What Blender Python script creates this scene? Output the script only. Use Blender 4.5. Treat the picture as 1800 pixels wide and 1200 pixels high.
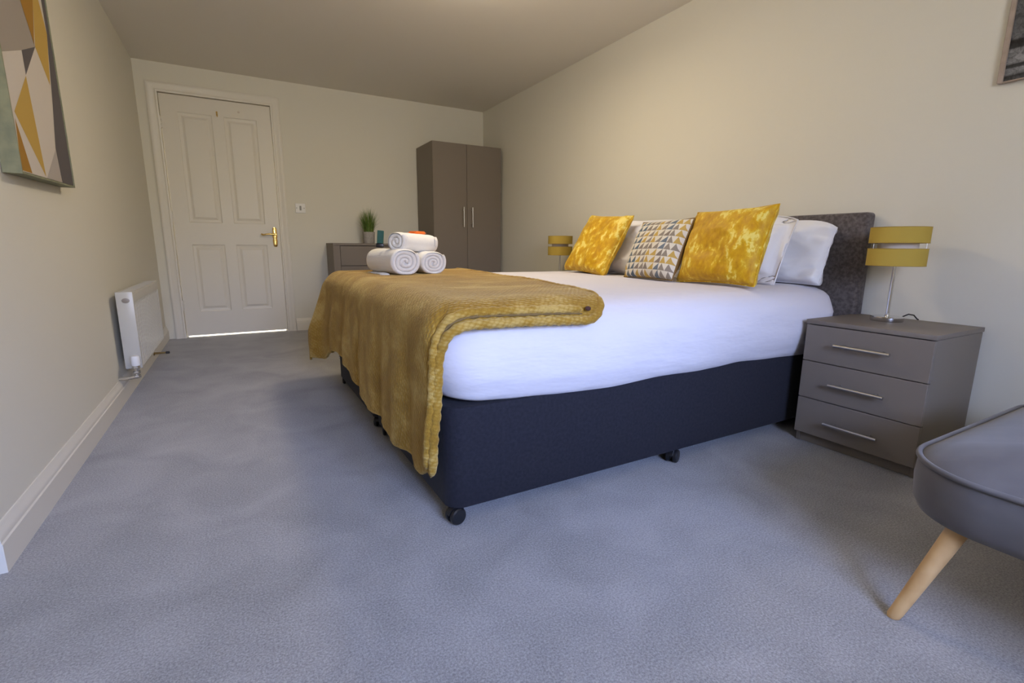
import bpy, bmesh, math, random
from mathutils import Vector, Matrix, Euler, noise

for o in list(bpy.data.objects):
    bpy.data.objects.remove(o, do_unlink=True)
S = bpy.context.scene
COL = S.collection
R = math.radians
random.seed(7)

# ------------------------------------------------------------------ camera, world, light, exposure
W, H, YB = 3.156, 2.313, -6.15
YW = YB - 0.90                            # glass line; unseen deep reveal added to cut window light on right wall          # right wall x, ceiling z, back wall y  (far wall y = 0, left wall x = 0)
cam = bpy.data.cameras.new('camera')
cam.sensor_width = 36.0
cam.lens = 854.16 / 1800 * 36.0
cam.clip_start = 0.02
camo = bpy.data.objects.new('camera', cam)
camo.location = (0.6055, -5.2510, 0.8393)
camo.rotation_euler = (1.378420, -0.007478, -0.509691)
COL.objects.link(camo)
S.camera = camo

S.view_settings.view_transform = 'Standard'
S.view_settings.look = 'None'
S.view_settings.gamma = 1.0
S.view_settings.use_curve_mapping = False
S.view_settings.exposure = 0.0
S.cycles.use_denoising = True
S.cycles.max_bounces = 10
S.cycles.diffuse_bounces = 7
S.cycles.sample_clamp_indirect = 6.0
S.cycles.caustics_reflective = False
S.cycles.caustics_refractive = False

SKY = (0.39, 0.53, 1.0)
GROUND = (1.0, 0.92, 0.76)
SKY_E, GROUND_E = 52.0, 13.0
world = bpy.data.worlds.new('daylight')
S.world = world
world.use_nodes = True
wn = world.node_tree
wn.nodes.clear()
w_out = wn.nodes.new('ShaderNodeOutputWorld')
w_bg = wn.nodes.new('ShaderNodeBackground')
w_tc = wn.nodes.new('ShaderNodeTexCoord')
w_sep = wn.nodes.new('ShaderNodeSeparateXYZ')
w_map = wn.nodes.new('ShaderNodeMapRange')
w_map.inputs['From Min'].default_value = 0.06
w_map.inputs['From Max'].default_value = 0.36
w_mix = wn.nodes.new('ShaderNodeMix')
w_mix.data_type = 'RGBA'
w_mix.inputs['A'].default_value = [c * GROUND_E for c in GROUND] + [1]
w_mix.inputs['B'].default_value = [c * SKY_E for c in SKY] + [1]
wn.links.new(w_tc.outputs['Generated'], w_sep.inputs[0])
wn.links.new(w_sep.outputs['Z'], w_map.inputs['Value'])
wn.links.new(w_map.outputs['Result'], w_mix.inputs['Factor'])
wn.links.new(w_mix.outputs['Result'], w_bg.inputs['Color'])
wn.links.new(w_bg.outputs[0], w_out.inputs[0])

WIN = (0.35, 1.85, 0.85, 2.10)          # window in the back wall, behind the camera: x0, x1, z0, z1


def light(name, kind, loc, energy, color, rot=(0, 0, 0), **kw):
    d = bpy.data.lights.new(name, kind)
    d.energy = energy
    d.color = color
    for k, v in kw.items():
        setattr(d, k, v)
    o = bpy.data.objects.new(name, d)
    o.location = loc
    o.rotation_euler = rot
    COL.objects.link(o)
    return o


pl = light('window_portal', 'AREA', ((WIN[0] + WIN[1]) / 2, YW + 0.02, (WIN[2] + WIN[3]) / 2), 1, (1, 1, 1), (R(90), 0, 0),
           shape='RECTANGLE', size=WIN[1] - WIN[0], size_y=WIN[3] - WIN[2])
pl.data.cycles.is_portal = True
# the ceiling lamp of the room, just above the frame
light('ceiling_lamp', 'AREA', (1.85, -2.55, 2.16), 14.0, (1.0, 0.84, 0.60), (0, 0, 0), shape='DISK', size=0.28)
light('ceiling_lamp_glow', 'POINT', (1.75, -2.85, 2.10), 12, (1.0, 0.84, 0.60), shadow_soft_size=0.09)
# sunny hall behind the door
light('hall_daylight', 'AREA', (0.35, 0.75, 1.9), 170, (1.0, 0.95, 0.88), (0, 0, 0), size=0.7)


# ------------------------------------------------------------------ materials
def mat(name, color, rough=0.6, metallic=0.0, spec=0.4, sheen=0.0, var=None, bump=None, coat=0.0):
    """var = (other colour, scale, detail, lo, hi); bump = (scale, strength, distance, stretch xyz)"""
    m = bpy.data.materials.new(name)
    m.use_nodes = True
    nt = m.node_tree
    b = nt.nodes['Principled BSDF']
    b.inputs['Base Color'].default_value = (*color, 1)
    b.inputs['Roughness'].default_value = rough
    b.inputs['Metallic'].default_value = metallic
    b.inputs['Specular IOR Level'].default_value = spec
    if sheen:
        b.inputs['Sheen Weight'].default_value = sheen
        b.inputs['Sheen Roughness'].default_value = 0.4
    if coat:
        b.inputs['Coat Weight'].default_value = coat
    tc = nt.nodes.new('ShaderNodeTexCoord')
    if var:
        n = nt.nodes.new('ShaderNodeTexNoise')
        n.inputs['Scale'].default_value = var[1]
        n.inputs['Detail'].default_value = var[2]
        nt.links.new(tc.outputs['Object'], n.inputs['Vector'])
        mr = nt.nodes.new('ShaderNodeMapRange')
        mr.inputs['From Min'].default_value = var[3]
        mr.inputs['From Max'].default_value = var[4]
        nt.links.new(n.outputs['Fac'], mr.inputs['Value'])
        mx = nt.nodes.new('ShaderNodeMix')
        mx.data_type = 'RGBA'
        mx.inputs['A'].default_value = (*color, 1)
        mx.inputs['B'].default_value = (*var[0], 1)
        nt.links.new(mr.outputs['Result'], mx.inputs['Factor'])
        nt.links.new(mx.outputs['Result'], b.inputs['Base Color'])
    if bump:
        n = nt.nodes.new('ShaderNodeTexNoise')
        n.inputs['Scale'].default_value = bump[0]
        n.inputs['Detail'].default_value = 3
        mp = nt.nodes.new('ShaderNodeMapping')
        mp.inputs['Scale'].default_value = bump[3] if len(bump) > 3 else (1, 1, 1)
        nt.links.new(tc.outputs['Object'], mp.inputs['Vector'])
        nt.links.new(mp.outputs[0], n.inputs['Vector'])
        bp = nt.nodes.new('ShaderNodeBump')
        bp.inputs['Strength'].default_value = bump[1]
        bp.inputs['Distance'].default_value = bump[2]
        nt.links.new(n.outputs['Fac'], bp.inputs['Height'])
        nt.links.new(bp.outputs[0], b.inputs['Normal'])
    return m


def nodes_of(m):
    return m.node_tree, m.node_tree.nodes['Principled BSDF'], m.node_tree.nodes, m.node_tree.links


def math_node(nt, op, a, b=None):
    n = nt.nodes.new('ShaderNodeMath')
    n.operation = op
    for i, v in enumerate((a, b)):
        if v is None:
            continue
        if isinstance(v, (int, float)):
            n.inputs[i].default_value = v
        else:
            nt.links.new(v, n.inputs[i])
    return n.outputs[0]


WALL = mat('wall_paint', (0.71, 0.685, 0.60), 0.75, spec=0.25, bump=(160, 0.06, 0.002))
CEIL = mat('ceiling_paint', (0.76, 0.725, 0.665), 0.9, spec=0.1, bump=(120, 0.06, 0.002))
GLOSSW = mat('white_gloss_paint', (0.72, 0.685, 0.61), 0.4, spec=0.4)
RADW = mat('radiator_enamel', (0.56, 0.54, 0.485), 0.3, spec=0.4)
FURN = mat('grey_laminate', (0.195, 0.164, 0.135), 0.5, spec=0.35, bump=(300, 0.03, 0.001))
FURND = mat('grey_laminate_recess', (0.13, 0.11, 0.095), 0.6)
STEEL = mat('brushed_steel', (0.55, 0.53, 0.50), 0.35, metallic=1.0)
CHROME = mat('chrome', (0.75, 0.75, 0.76), 0.12, metallic=1.0)
BRASS = mat('polished_brass', (0.80, 0.56, 0.20), 0.22, metallic=1.0)
BLACKP = mat('black_plastic', (0.012, 0.012, 0.014), 0.35)
WHITEP = mat('white_plastic', (0.80, 0.80, 0.80), 0.4)
DIVAN = mat('navy_black_weave', (0.014, 0.014, 0.020), 0.9, spec=0.2, sheen=0.08, var=((0.021, 0.021, 0.029), 90, 4, 0.3, 0.7), bump=(420, 0.25, 0.002, (1, 1, 0.6)))
HEADB = mat('charcoal_chenille', (0.080, 0.068, 0.066), 0.9, spec=0.2, sheen=0.35, var=((0.150, 0.130, 0.125), 75, 6, 0.36, 0.66), bump=(220, 0.4, 0.003, (1, 1, 0.5)))
SHEET = mat('white_cotton', (0.67, 0.645, 0.685), 0.85, spec=0.15, sheen=0.1, bump=(14, 0.4, 0.012, (0.45, 1.0, 1.7)))
PILLOW = mat('white_pillow_cotton', (0.74, 0.74, 0.77), 0.85, spec=0.15, sheen=0.1, bump=(9, 0.4, 0.02, (1.0, 1.0, 1.0)))
TOWEL = mat('white_terry', (0.80, 0.79, 0.78), 0.95, spec=0.05, sheen=0.25, bump=(260, 0.7, 0.004))
SEATV = mat('grey_velvet', (0.120, 0.112, 0.114), 0.8, spec=0.15, sheen=0.22, var=((0.148, 0.139, 0.140), 9, 3, 0.35, 0.7))
WOOD = mat('pale_beech', (0.62, 0.40, 0.19), 0.5, spec=0.3, var=((0.52, 0.31, 0.13), 14, 4, 0.4, 0.7), bump=(40, 0.05, 0.001, (6, 6, 0.5)))
POT = mat('concrete_pot', (0.42, 0.39, 0.36), 0.85, var=((0.33, 0.31, 0.28), 60, 4, 0.4, 0.7), bump=(140, 0.2, 0.002))
GRASS = mat('grass_green', (0.085, 0.165, 0.022), 0.6, var=((0.19, 0.27, 0.06), 25, 2, 0.4, 0.65))
SHADE = mat('mustard_shade_fabric', (0.46, 0.325, 0.065), 0.8, spec=0.1, bump=(500, 0.2, 0.001, (1, 1, 0.2)))
SHADEW = mat('white_shade_lining', (0.62, 0.56, 0.52), 0.8)
GREENC = mat('teal_card', (0.012, 0.085, 0.065), 0.5)
ORANGE = mat('orange_wrapper', (0.80, 0.16, 0.02), 0.45)
FRAMEW = mat('limed_wood_frame', (0.27, 0.275, 0.18), 0.65, spec=0.2, var=((0.20, 0.21, 0.145), 20, 5, 0.4, 0.65))
OAKF = mat('pale_oak_frame', (0.40, 0.32, 0.265), 0.6, var=((0.35, 0.28, 0.23), 30, 4, 0.4, 0.65))
DARKR = mat('dark_recess', (0.012, 0.010, 0.009), 0.9)
GLASS = None


def carpet_material():
    m = mat('grey_carpet', (0.30, 0.29, 0.29), 0.95, spec=0.05, sheen=0.2)
    nt, b, N, L = nodes_of(m)
    tc = N.new('ShaderNodeTexCoord')
    fine = N.new('ShaderNodeTexNoise'); fine.inputs['Scale'].default_value = 200; fine.inputs['Detail'].default_value = 4
    fine.inputs['Roughness'].default_value = 0.8
    mid = N.new('ShaderNodeTexNoise'); mid.inputs['Scale'].default_value = 4.2; mid.inputs['Detail'].default_value = 6
    mid.inputs['Distortion'].default_value = 0.7
    big = N.new('ShaderNodeTexNoise'); big.inputs['Scale'].default_value = 1.3; big.inputs['Detail'].default_value = 3
    vor = N.new('ShaderNodeTexVoronoi'); vor.inputs['Scale'].default_value = 300
    for n in (fine, mid, big, vor):
        L.new(tc.outputs['Object'], n.inputs['Vector'])
    f = math_node(nt, 'MULTIPLY', math_node(nt, 'SUBTRACT', fine.outputs['Fac'], 0.5), 3.2)
    g = math_node(nt, 'MULTIPLY', math_node(nt, 'SUBTRACT', mid.outputs['Fac'], 0.5), 0.9)
    h = math_node(nt, 'MULTIPLY', math_node(nt, 'SUBTRACT', big.outputs['Fac'], 0.5), 0.35)
    tot = math_node(nt, 'ADD', math_node(nt, 'ADD', math_node(nt, 'ADD', f, g), h), 0.5)
    mx = N.new('ShaderNodeMix'); mx.data_type = 'RGBA'
    mx.inputs['A'].default_value = (0.200, 0.198, 0.203, 1)
    mx.inputs['B'].default_value = (0.442, 0.436, 0.444, 1)
    mx.clamp_factor = True
    L.new(tot, mx.inputs['Factor'])
    L.new(mx.outputs['Result'], b.inputs['Base Color'])
    hh = math_node(nt, 'ADD', fine.outputs['Fac'], math_node(nt, 'MULTIPLY', vor.outputs['Distance'], 0.8))
    bp = N.new('ShaderNodeBump'); bp.inputs['Strength'].default_value = 0.35; bp.inputs['Distance'].default_value = 0.003
    L.new(hh, bp.inputs['Height']); L.new(bp.outputs[0], b.inputs['Normal'])
    return m


def velvet_material():
    m = mat('crushed_yellow_velvet', (0.6, 0.4, 0.02), 0.55, spec=0.3, sheen=0.5)
    nt, b, N, L = nodes_of(m)
    b.inputs['Sheen Tint'].default_value = (1.0, 0.85, 0.3, 1)
    tc = N.new('ShaderNodeTexCoord')
    n1 = N.new('ShaderNodeTexNoise'); n1.inputs['Scale'].default_value = 34; n1.inputs['Detail'].default_value = 6
    n1.inputs['Distortion'].default_value = 0.25; n1.inputs['Roughness'].default_value = 0.6
    n2 = N.new('ShaderNodeTexNoise'); n2.inputs['Scale'].default_value = 6.5; n2.inputs['Detail'].default_value = 2
    oi = N.new('ShaderNodeObjectInfo')
    sh = N.new('ShaderNodeVectorMath'); sh.operation = 'ADD'
    L.new(tc.outputs['Object'], sh.inputs[0])
    cx = N.new('ShaderNodeCombineXYZ')
    for q in range(3):
        L.new(math_node(nt, 'MULTIPLY', oi.outputs['Random'], 7.0 + 3 * q), cx.inputs[q])
    L.new(cx.outputs[0], sh.inputs[1])
    mp = N.new('ShaderNodeMapping'); mp.inputs['Scale'].default_value = (1.0, 0.6, 1.0)
    L.new(sh.outputs[0], mp.inputs['Vector']); L.new(mp.outputs[0], n1.inputs['Vector']); L.new(sh.outputs[0], n2.inputs['Vector'])
    fac = math_node(nt, 'ADD', n1.outputs['Fac'], math_node(nt, 'MULTIPLY', math_node(nt, 'SUBTRACT', n2.outputs['Fac'], 0.5), 0.5))
    cr = N.new('ShaderNodeValToRGB')
    e = cr.color_ramp.elements
    e[0].position = 0.30; e[0].color = (0.46, 0.225, 0.003, 1)
    e[1].position = 0.52; e[1].color = (0.60, 0.34, 0.006, 1)
    e2 = e.new(0.575); e2.color = (0.68, 0.45, 0.03, 1)
    e3 = e.new(0.63); e3.color = (0.80, 0.64, 0.15, 1)
    L.new(fac, cr.inputs['Fac']); L.new(cr.outputs[0], b.inputs['Base Color'])
    bp = N.new('ShaderNodeBump'); bp.inputs['Strength'].default_value = 0.5; bp.inputs['Distance'].default_value = 0.007
    L.new(n1.outputs['Fac'], bp.inputs['Height']); L.new(bp.outputs[0], b.inputs['Normal'])
    return m


def triangle_print_material():
    m = mat('triangle_print_cotton', (0.7, 0.66, 0.58), 0.85, spec=0.1)
    nt, b, N, L = nodes_of(m)
    uv = N.new('ShaderNodeUVMap'); uv.uv_map = 'UVMap'
    sep = N.new('ShaderNodeSeparateXYZ'); L.new(uv.outputs[0], sep.inputs[0])
    u = math_node(nt, 'MULTIPLY', sep.outputs['X'], 10.0)
    v = math_node(nt, 'MULTIPLY', sep.outputs['Y'], 9.0)
    iu, iv = math_node(nt, 'FLOOR', u), math_node(nt, 'FLOOR', v)
    fu, fv = math_node(nt, 'FRACT', u), math_node(nt, 'FRACT', v)

    def rnd(x, y, off):
        c = N.new('ShaderNodeCombineXYZ')
        for i, q in enumerate((x, y, off)):
            if isinstance(q, (int, float)):
                c.inputs[i].default_value = q
            else:
                L.new(q, c.inputs[i])
        wnz = N.new('ShaderNodeTexWhiteNoise'); wnz.noise_dimensions = '3D'
        L.new(c.outputs[0], wnz.inputs['Vector'])
        return wnz.outputs['Value']
    # the apex of each triangle: middle or right, the same all the way up one column
    apex = math_node(nt, 'MULTIPLY', math_node(nt, 'ADD', math_node(nt, 'GREATER_THAN', rnd(iu, 0.0, 3.1), 0.45), 1.0), 0.5)
    left = math_node(nt, 'MULTIPLY', apex, fv)
    right = math_node(nt, 'SUBTRACT', 1.0, math_node(nt, 'MULTIPLY', math_node(nt, 'SUBTRACT', 1.0, apex), fv))
    inside = math_node(nt, 'MULTIPLY', math_node(nt, 'GREATER_THAN', fu, left), math_node(nt, 'LESS_THAN', fu, right))
    sel = math_node(nt, 'FRACT', math_node(nt, 'ADD', rnd(iu, 0.0, 9.7), math_node(nt, 'MULTIPLY', rnd(iu, iv, 1.3), 0.28)))
    cr = N.new('ShaderNodeValToRGB'); cr.color_ramp.interpolation = 'CONSTANT'
    e = cr.color_ramp.elements
    e[0].position = 0.0; e[0].color = (0.115, 0.15, 0.20, 1)
    e[1].position = 0.28; e[1].color = (0.27, 0.235, 0.20, 1)
    for p_, c_ in ((0.50, (0.50, 0.34, 0.10)), (0.68, (0.24, 0.20, 0.17)), (0.84, (0.16, 0.19, 0.23))):
        k = e.new(p_); k.color = (*c_, 1)
    L.new(sel, cr.inputs['Fac'])
    mx = N.new('ShaderNodeMix'); mx.data_type = 'RGBA'
    mx.inputs['A'].default_value = (0.68, 0.64, 0.56, 1)
    L.new(inside, mx.inputs['Factor']); L.new(cr.outputs[0], mx.inputs['B'])
    L.new(mx.outputs['Result'], b.inputs['Base Color'])
    return m


def throw_material(name='mustard_waffle_fleece', bumpy=True, light_mix=0.0):
    m = mat(name, (0.44, 0.25, 0.045), 0.85, spec=0.15, sheen=0.45)
    nt, b, N, L = nodes_of(m)
    b.inputs['Sheen Tint'].default_value = (1.0, 0.82, 0.45, 1)
    uv = N.new('ShaderNodeUVMap'); uv.uv_map = 'UVMap'
    tc = N.new('ShaderNodeTexCoord')
    n1 = N.new('ShaderNodeTexNoise'); n1.inputs['Scale'].default_value = 5.0; n1.inputs['Detail'].default_value = 5
    n1.inputs['Distortion'].default_value = 0.8
    mp = N.new('ShaderNodeMapping'); mp.inputs['Scale'].default_value = (0.8, 1.5, 1.6)
    L.new(tc.outputs['Object'], mp.inputs['Vector']); L.new(mp.outputs[0], n1.inputs['Vector'])
    # staggered rice-grain weave from the cloth's own coordinates
    mp2 = N.new('ShaderNodeMapping'); mp2.inputs['Scale'].default_value = (62, 108, 1); mp2.inputs['Rotation'].default_value = (0, 0, 0.42)
    L.new(uv.outputs[0], mp2.inputs['Vector'])
    vo = N.new('ShaderNodeTexVoronoi'); vo.inputs['Scale'].default_value = 1.0; vo.inputs['Randomness'].default_value = 0.35
    L.new(mp2.outputs[0], vo.inputs['Vector'])
    nf = N.new('ShaderNodeTexNoise'); nf.inputs['Scale'].default_value = 330; nf.inputs['Detail'].default_value = 2
    L.new(tc.outputs['Object'], nf.inputs['Vector'])
    cr = N.new('ShaderNodeValToRGB')
    e = cr.color_ramp.elements
    e[0].position = 0.36; e[0].color = (0.265, 0.140, 0.017, 1)
    e[1].position = 0.70; e[1].color = (0.48, 0.325, 0.095, 1)
    k = e.new(0.54); k.color = (0.335, 0.19, 0.026, 1)
    w = math_node(nt, 'SUBTRACT', 0.14, math_node(nt, 'MULTIPLY', vo.outputs['Distance'], 0.30))
    fac = math_node(nt, 'ADD', math_node(nt, 'ADD', n1.outputs['Fac'], w), light_mix)
    L.new(fac, cr.inputs['Fac']); L.new(cr.outputs[0], b.inputs['Base Color'])
    hgt = math_node(nt, 'ADD', math_node(nt, 'MULTIPLY', vo.outputs['Distance'], -1.0 if bumpy else -0.2), math_node(nt, 'MULTIPLY', nf.outputs['Fac'], 0.5))
    bp = N.new('ShaderNodeBump'); bp.inputs['Strength'].default_value = 0.8; bp.inputs['Distance'].default_value = 0.006
    L.new(hgt, bp.inputs['Height']); L.new(bp.outputs[0], b.inputs['Normal'])
    return m


def photo_print_material():
    """black and white landscape print: pale misty sky, bare trees, dark field lines"""
    m = mat('monochrome_landscape_print', (0.2, 0.2, 0.2), 0.35, spec=0.4)
    nt, b, N, L = nodes_of(m)
    uv = N.new('ShaderNodeUVMap'); uv.uv_map = 'UVMap'
    sep = N.new('ShaderNodeSeparateXYZ'); L.new(uv.outputs[0], sep.inputs[0])
    n1 = N.new('ShaderNodeTexNoise'); n1.inputs['Scale'].default_value = 30; n1.inputs['Detail'].default_value = 8
    n1.inputs['Roughness'].default_value = 0.75; n1.inputs['Distortion'].default_value = 1.2
    L.new(uv.outputs[0], n1.inputs['Vector'])
    n2 = N.new('ShaderNodeTexNoise'); n2.inputs['Scale'].default_value = 5; n2.inputs['Detail'].default_value = 3
    L.new(uv.outputs[0], n2.inputs['Vector'])
    vy = math_node(nt, 'ADD', sep.outputs['Y'], math_node(nt, 'MULTIPLY', math_node(nt, 'SUBTRACT', n2.outputs['Fac'], 0.5), 0.03))
    cr = N.new('ShaderNodeValToRGB')
    e = cr.color_ramp.elements
    e[0].position = 0.0; e[0].color = (0.10, 0.10, 0.10, 1)
    e[1].position = 1.0; e[1].color = (0.10, 0.10, 0.11, 1)
    for p_, c_ in ((0.02, .03), (0.03, .26), (0.055, .24), (0.06, .04), (0.075, .03), (0.08, .27), (0.15, .22), (0.155, .03), (0.19, .02), (0.20, .16), (0.27, .11), (0.42, .16), (0.55, .14), (0.75, .11)):
        k = e.new(p_); k.color = (c_, c_, c_ * 1.02, 1)
    L.new(vy, cr.inputs['Fac'])
    mr = N.new('ShaderNodeMapRange'); mr.inputs['From Min'].default_value = 0.38; mr.inputs['From Max'].default_value = 0.6
    mr.inputs['To Min'].default_value = 0.35; mr.inputs['To Max'].default_value = 1.15
    L.new(n1.outputs['Fac'], mr.inputs['Value'])
    mx = N.new('ShaderNodeMix'); mx.data_type = 'RGBA'; mx.blend_type = 'MULTIPLY'; mx.inputs['Factor'].default_value = 1.0
    L.new(cr.outputs[0], mx.inputs['A']); L.new(mr.outputs['Result'], mx.inputs['B'])
    L.new(mx.outputs['Result'], b.inputs['Base Color'])
    return m


CARPET = carpet_material()
VELVET = velvet_material()
TRIPRINT = triangle_print_material()
THROW = throw_material()
THROWHEM = throw_material('mustard_fleece_hem', False, 0.08)
LANDSCAPE = photo_print_material()


# ------------------------------------------------------------------ mesh helpers
class MB:
    def __init__(self):
        self.v, self.f, self.mi, self.uv = [], [], [], None

    def add(self, vs, fs, mi=0):
        o = len(self.v)
        self.v += [tuple(q) for q in vs]
        self.f += [tuple(i + o for i in f) for f in fs]
        self.mi += [mi] * len(fs)
        return self

    def box(self, x0, x1, y0, y1, z0, z1, bev=0.0, seg=2, mi=0, M=None):
        bm = bmesh.new()
        bmesh.ops.create_cube(bm, size=1)
        for v in bm.verts:
            v.co = Vector(((x0 + x1) / 2 + v.co.x * (x1 - x0), (y0 + y1) / 2 + v.co.y * (y1 - y0), (z0 + z1) / 2 + v.co.z * (z1 - z0)))
        if bev:
            bmesh.ops.bevel(bm, geom=bm.edges[:], offset=bev, segments=seg, profile=0.5, affect='EDGES')
        return self.bm(bm, mi, M)

    def bm(self, bm, mi=0, M=None):
        bm.verts.index_update()
        vs = [(M @ v.co if M else v.co.copy()) for v in bm.verts]
        fs = [[v.index for v in f.verts] for f in bm.faces]
        bm.free()
        return self.add(vs, fs, mi)

    def tube(self, pts, r, n=10, cap=True, mi=0, flat=1.0, up=None):
        pts = [Vector(p) for p in pts]
        rs = r if isinstance(r, (list, tuple)) else [r] * len(pts)
        vs, fs = [], []
        prev = None
        for i, p in enumerate(pts):
            t = (pts[min(i + 1, len(pts) - 1)] - pts[max(i - 1, 0)]).normalized()
            if prev is None:
                a = Vector(up) if up else (Vector((0, 0, 1)) if abs(t.z) < 0.9 else Vector((1, 0, 0)))
            else:
                a = prev
            a = (a - t * a.dot(t)).normalized()
            prev = a
            c = t.cross(a)
            for k in range(n):
                th = 2 * math.pi * k / n
                vs.append(p + (a * math.cos(th) * flat + c * math.sin(th)) * rs[i])
        for i in range(len(pts) - 1):
            for k in range(n):
                k2 = (k + 1) % n
                fs.append((i * n + k, i * n + k2, (i + 1) * n + k2, (i + 1) * n + k))
        if cap:
            fs.append(tuple(range(n))[::-1])
            fs.append(tuple((len(pts) - 1) * n + k for k in range(n)))
        return self.add(vs, fs, mi)

    def lathe(self, prof, c=(0, 0, 0), n=32, mi=0, M=None):
        """prof: list of (r, z); r = 0 closes"""
        vs, fs, idx = [], [], []
        for r, z in prof:
            if r < 1e-6:
                idx.append([len(vs)])
                vs.append(Vector((0, 0, z)))
            else:
                idx.append(list(range(len(vs), len(vs) + n)))
                vs += [Vector((r * math.cos(2 * math.pi * k / n), r * math.sin(2 * math.pi * k / n), z)) for k in range(n)]
        for a, b in zip(idx, idx[1:]):
            for k in range(n):
                k2 = (k + 1) % n
                if len(a) == 1 and len(b) == 1:
                    continue
                if len(a) == 1:
                    fs.append((a[0], b[k2], b[k]))
                elif len(b) == 1:
                    fs.append((a[k], a[k2], b[0]))
                else:
                    fs.append((a[k], a[k2], b[k2], b[k]))
        c = Vector(c)
        return self.add([(M @ v if M else v) + c for v in vs], fs, mi)

    def build(self, name, material, parent=None, smooth=True, origin=None, angle=35):
        me = bpy.data.meshes.new(name)
        o3 = Vector(origin) if origin is not None else (Vector(parent['_o']) if parent is not None and '_o' in parent else Vector((0, 0, 0)))
        me.from_pydata([tuple(Vector(v) - o3) for v in self.v], [], self.f)
        for m in (material if isinstance(material, (list, tuple)) else [material]):
            me.materials.append(m)
        me.polygons.foreach_set('material_index', self.mi)
        if self.uv:
            lay = me.uv_layers.new(name='UVMap')
            for lp in me.loops:
                lay.data[lp.index].uv = self.uv[lp.vertex_index]
        bm = bmesh.new(); bm.from_mesh(me)
        bmesh.ops.recalc_face_normals(bm, faces=bm.faces[:])
        if smooth:
            for f in bm.faces:
                f.smooth = True
            for e in bm.edges:
                if len(e.link_faces) == 2 and e.calc_face_angle(0) > R(angle):
                    e.smooth = False
        bm.to_mesh(me); bm.free()
        ob = bpy.data.objects.new(name, me)
        COL.objects.link(ob)
        if parent is not None:
            ob.parent = parent
            if '_o' in parent:
                ob['_o'] = parent['_o']
        elif origin is not None:
            ob.location = o3
        return ob


def thing(name, label, cat, loc=(0, 0, 0), group=None, kind=None):
    o = bpy.data.objects.new(name, None)
    o.empty_display_size = 0.1
    o.location = loc
    o['_o'] = tuple(loc)
    if label:
        o['label'] = label
    if cat:
        o['category'] = cat
    if group:
        o['group'] = group
    if kind:
        o['kind'] = kind
    COL.objects.link(o)
    return o


def tag(o, label=None, cat=None, group=None, kind=None):
    for k, v in (('label', label), ('category', cat), ('group', group), ('kind', kind)):
        if v:
            o[k] = v
    return o


def copy_tree(o, parent=None):
    c = o.copy()
    COL.objects.link(c)
    c.parent = parent
    for ch in [x for x in list(bpy.data.objects) if x.parent == o]:
        copy_tree(ch, c)
    return c


def lerp_tab(tab, x):
    if x <= tab[0][0]:
        return tab[0][1]
    for (a, b), (c, d) in zip(tab, tab[1:]):
        if x <= c:
            t = (x - a) / (c - a)
            t = t * t * (3 - 2 * t) * 0.5 + t * 0.5
            return b + (d - b) * t
    return tab[-1][1]


def sweep(path, profile, closed_ends=True):
    """sweep (outward distance, height) along a floor path with mitred corners; outward = right-hand side of the path"""
    P = [Vector((p[0], p[1])) for p in path]
    m = MB()
    n = len(profile)
    vs, fs = [], []
    for i, p in enumerate(P):
        d0 = (P[i] - P[i - 1]).normalized() if i else (P[1] - P[0]).normalized()
        d1 = (P[i + 1] - P[i]).normalized() if i < len(P) - 1 else d0
        n0, n1 = Vector((d0.y, -d0.x)), Vector((d1.y, -d1.x))
        k = (n0 + n1) / (1 + n0.dot(n1))
        for t, z in profile:
            vs.append((p.x + k.x * t, p.y + k.y * t, z))
    for i in range(len(P) - 1):
        for j in range(n - 1):
            fs.append((i * n + j, i * n + j + 1, (i + 1) * n + j + 1, (i + 1) * n + j))
    if closed_ends:
        fs.append(tuple(range(n)))
        fs.append(tuple((len(P) - 1) * n + j for j in range(n))[::-1])
    return m.add(vs, fs)


# ------------------------------------------------------------------ room shell
XL = -1.1                                # the room widens to the left beyond the end of the left wall
YC = -3.617
fl = MB(); fl.add([(XL, YB, 0), (W, YB, 0), (W, 1.6, 0), (XL, 1.6, 0)], [(0, 1, 2, 3)])
# carpet as a slab with a skin a few millimetres thick
fl = MB(); fl.box(XL - .1, W + .1, YB - .1, 1.6, -0.12, 0.0)
tag(fl.build('floor', CARPET, smooth=False), 'grey cut pile carpet over the whole bedroom floor', kind='structure')
c_ = MB(); c_.box(XL - .1, W + .1, YB - .1, 0.1, H, H + 0.12)
tag(c_.build('ceiling', CEIL, smooth=False), kind='structure')
w_ = MB(); w_.box(W, W + 0.12, YB - .1, 0.1, 0, H)
tag(w_.build('wall_right', WALL, smooth=False), kind='structure')
w_ = MB(); w_.add([(0, 0.1, 0), (0, YC, 0), (XL, YC, 0), (XL, YC + .12, 0), (-.12, YC + .12, 0), (-.12, .1, 0),
                   (0, 0.1, H), (0, YC, H), (XL, YC, H), (XL, YC + .12, H), (-.12, YC + .12, H), (-.12, .1, H)],
                  [(0, 1, 7, 6), (1, 2, 8, 7), (2, 3, 9, 8), (3, 4, 10, 9), (4, 5, 11, 10), (5, 0, 6, 11), (0, 5, 4, 3, 2, 1), (6, 7, 8, 9, 10, 11)])
tag(w_.build('wall_left', WALL, smooth=False), kind='structure')
w_ = MB(); w_.box(XL - .12, XL, YB - .1, YC + .12, 0, H)
tag(w_.build('wall_recess', WALL, smooth=False), kind='structure')
# far wall around the door opening
DX0, DX1, DZ = 0.148, 0.992, 2.084       # door opening
w_ = MB()
w_.box(-.12, DX0 - .03, 0, .1, 0, H); w_.box(DX1 + .03, W + .12, 0, .1, 0, H); w_.box(DX0 - .03, DX1 + .03, 0, .1, DZ + .03, H)
tag(w_.build('wall_far', WALL, smooth=False), kind='structure')
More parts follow.
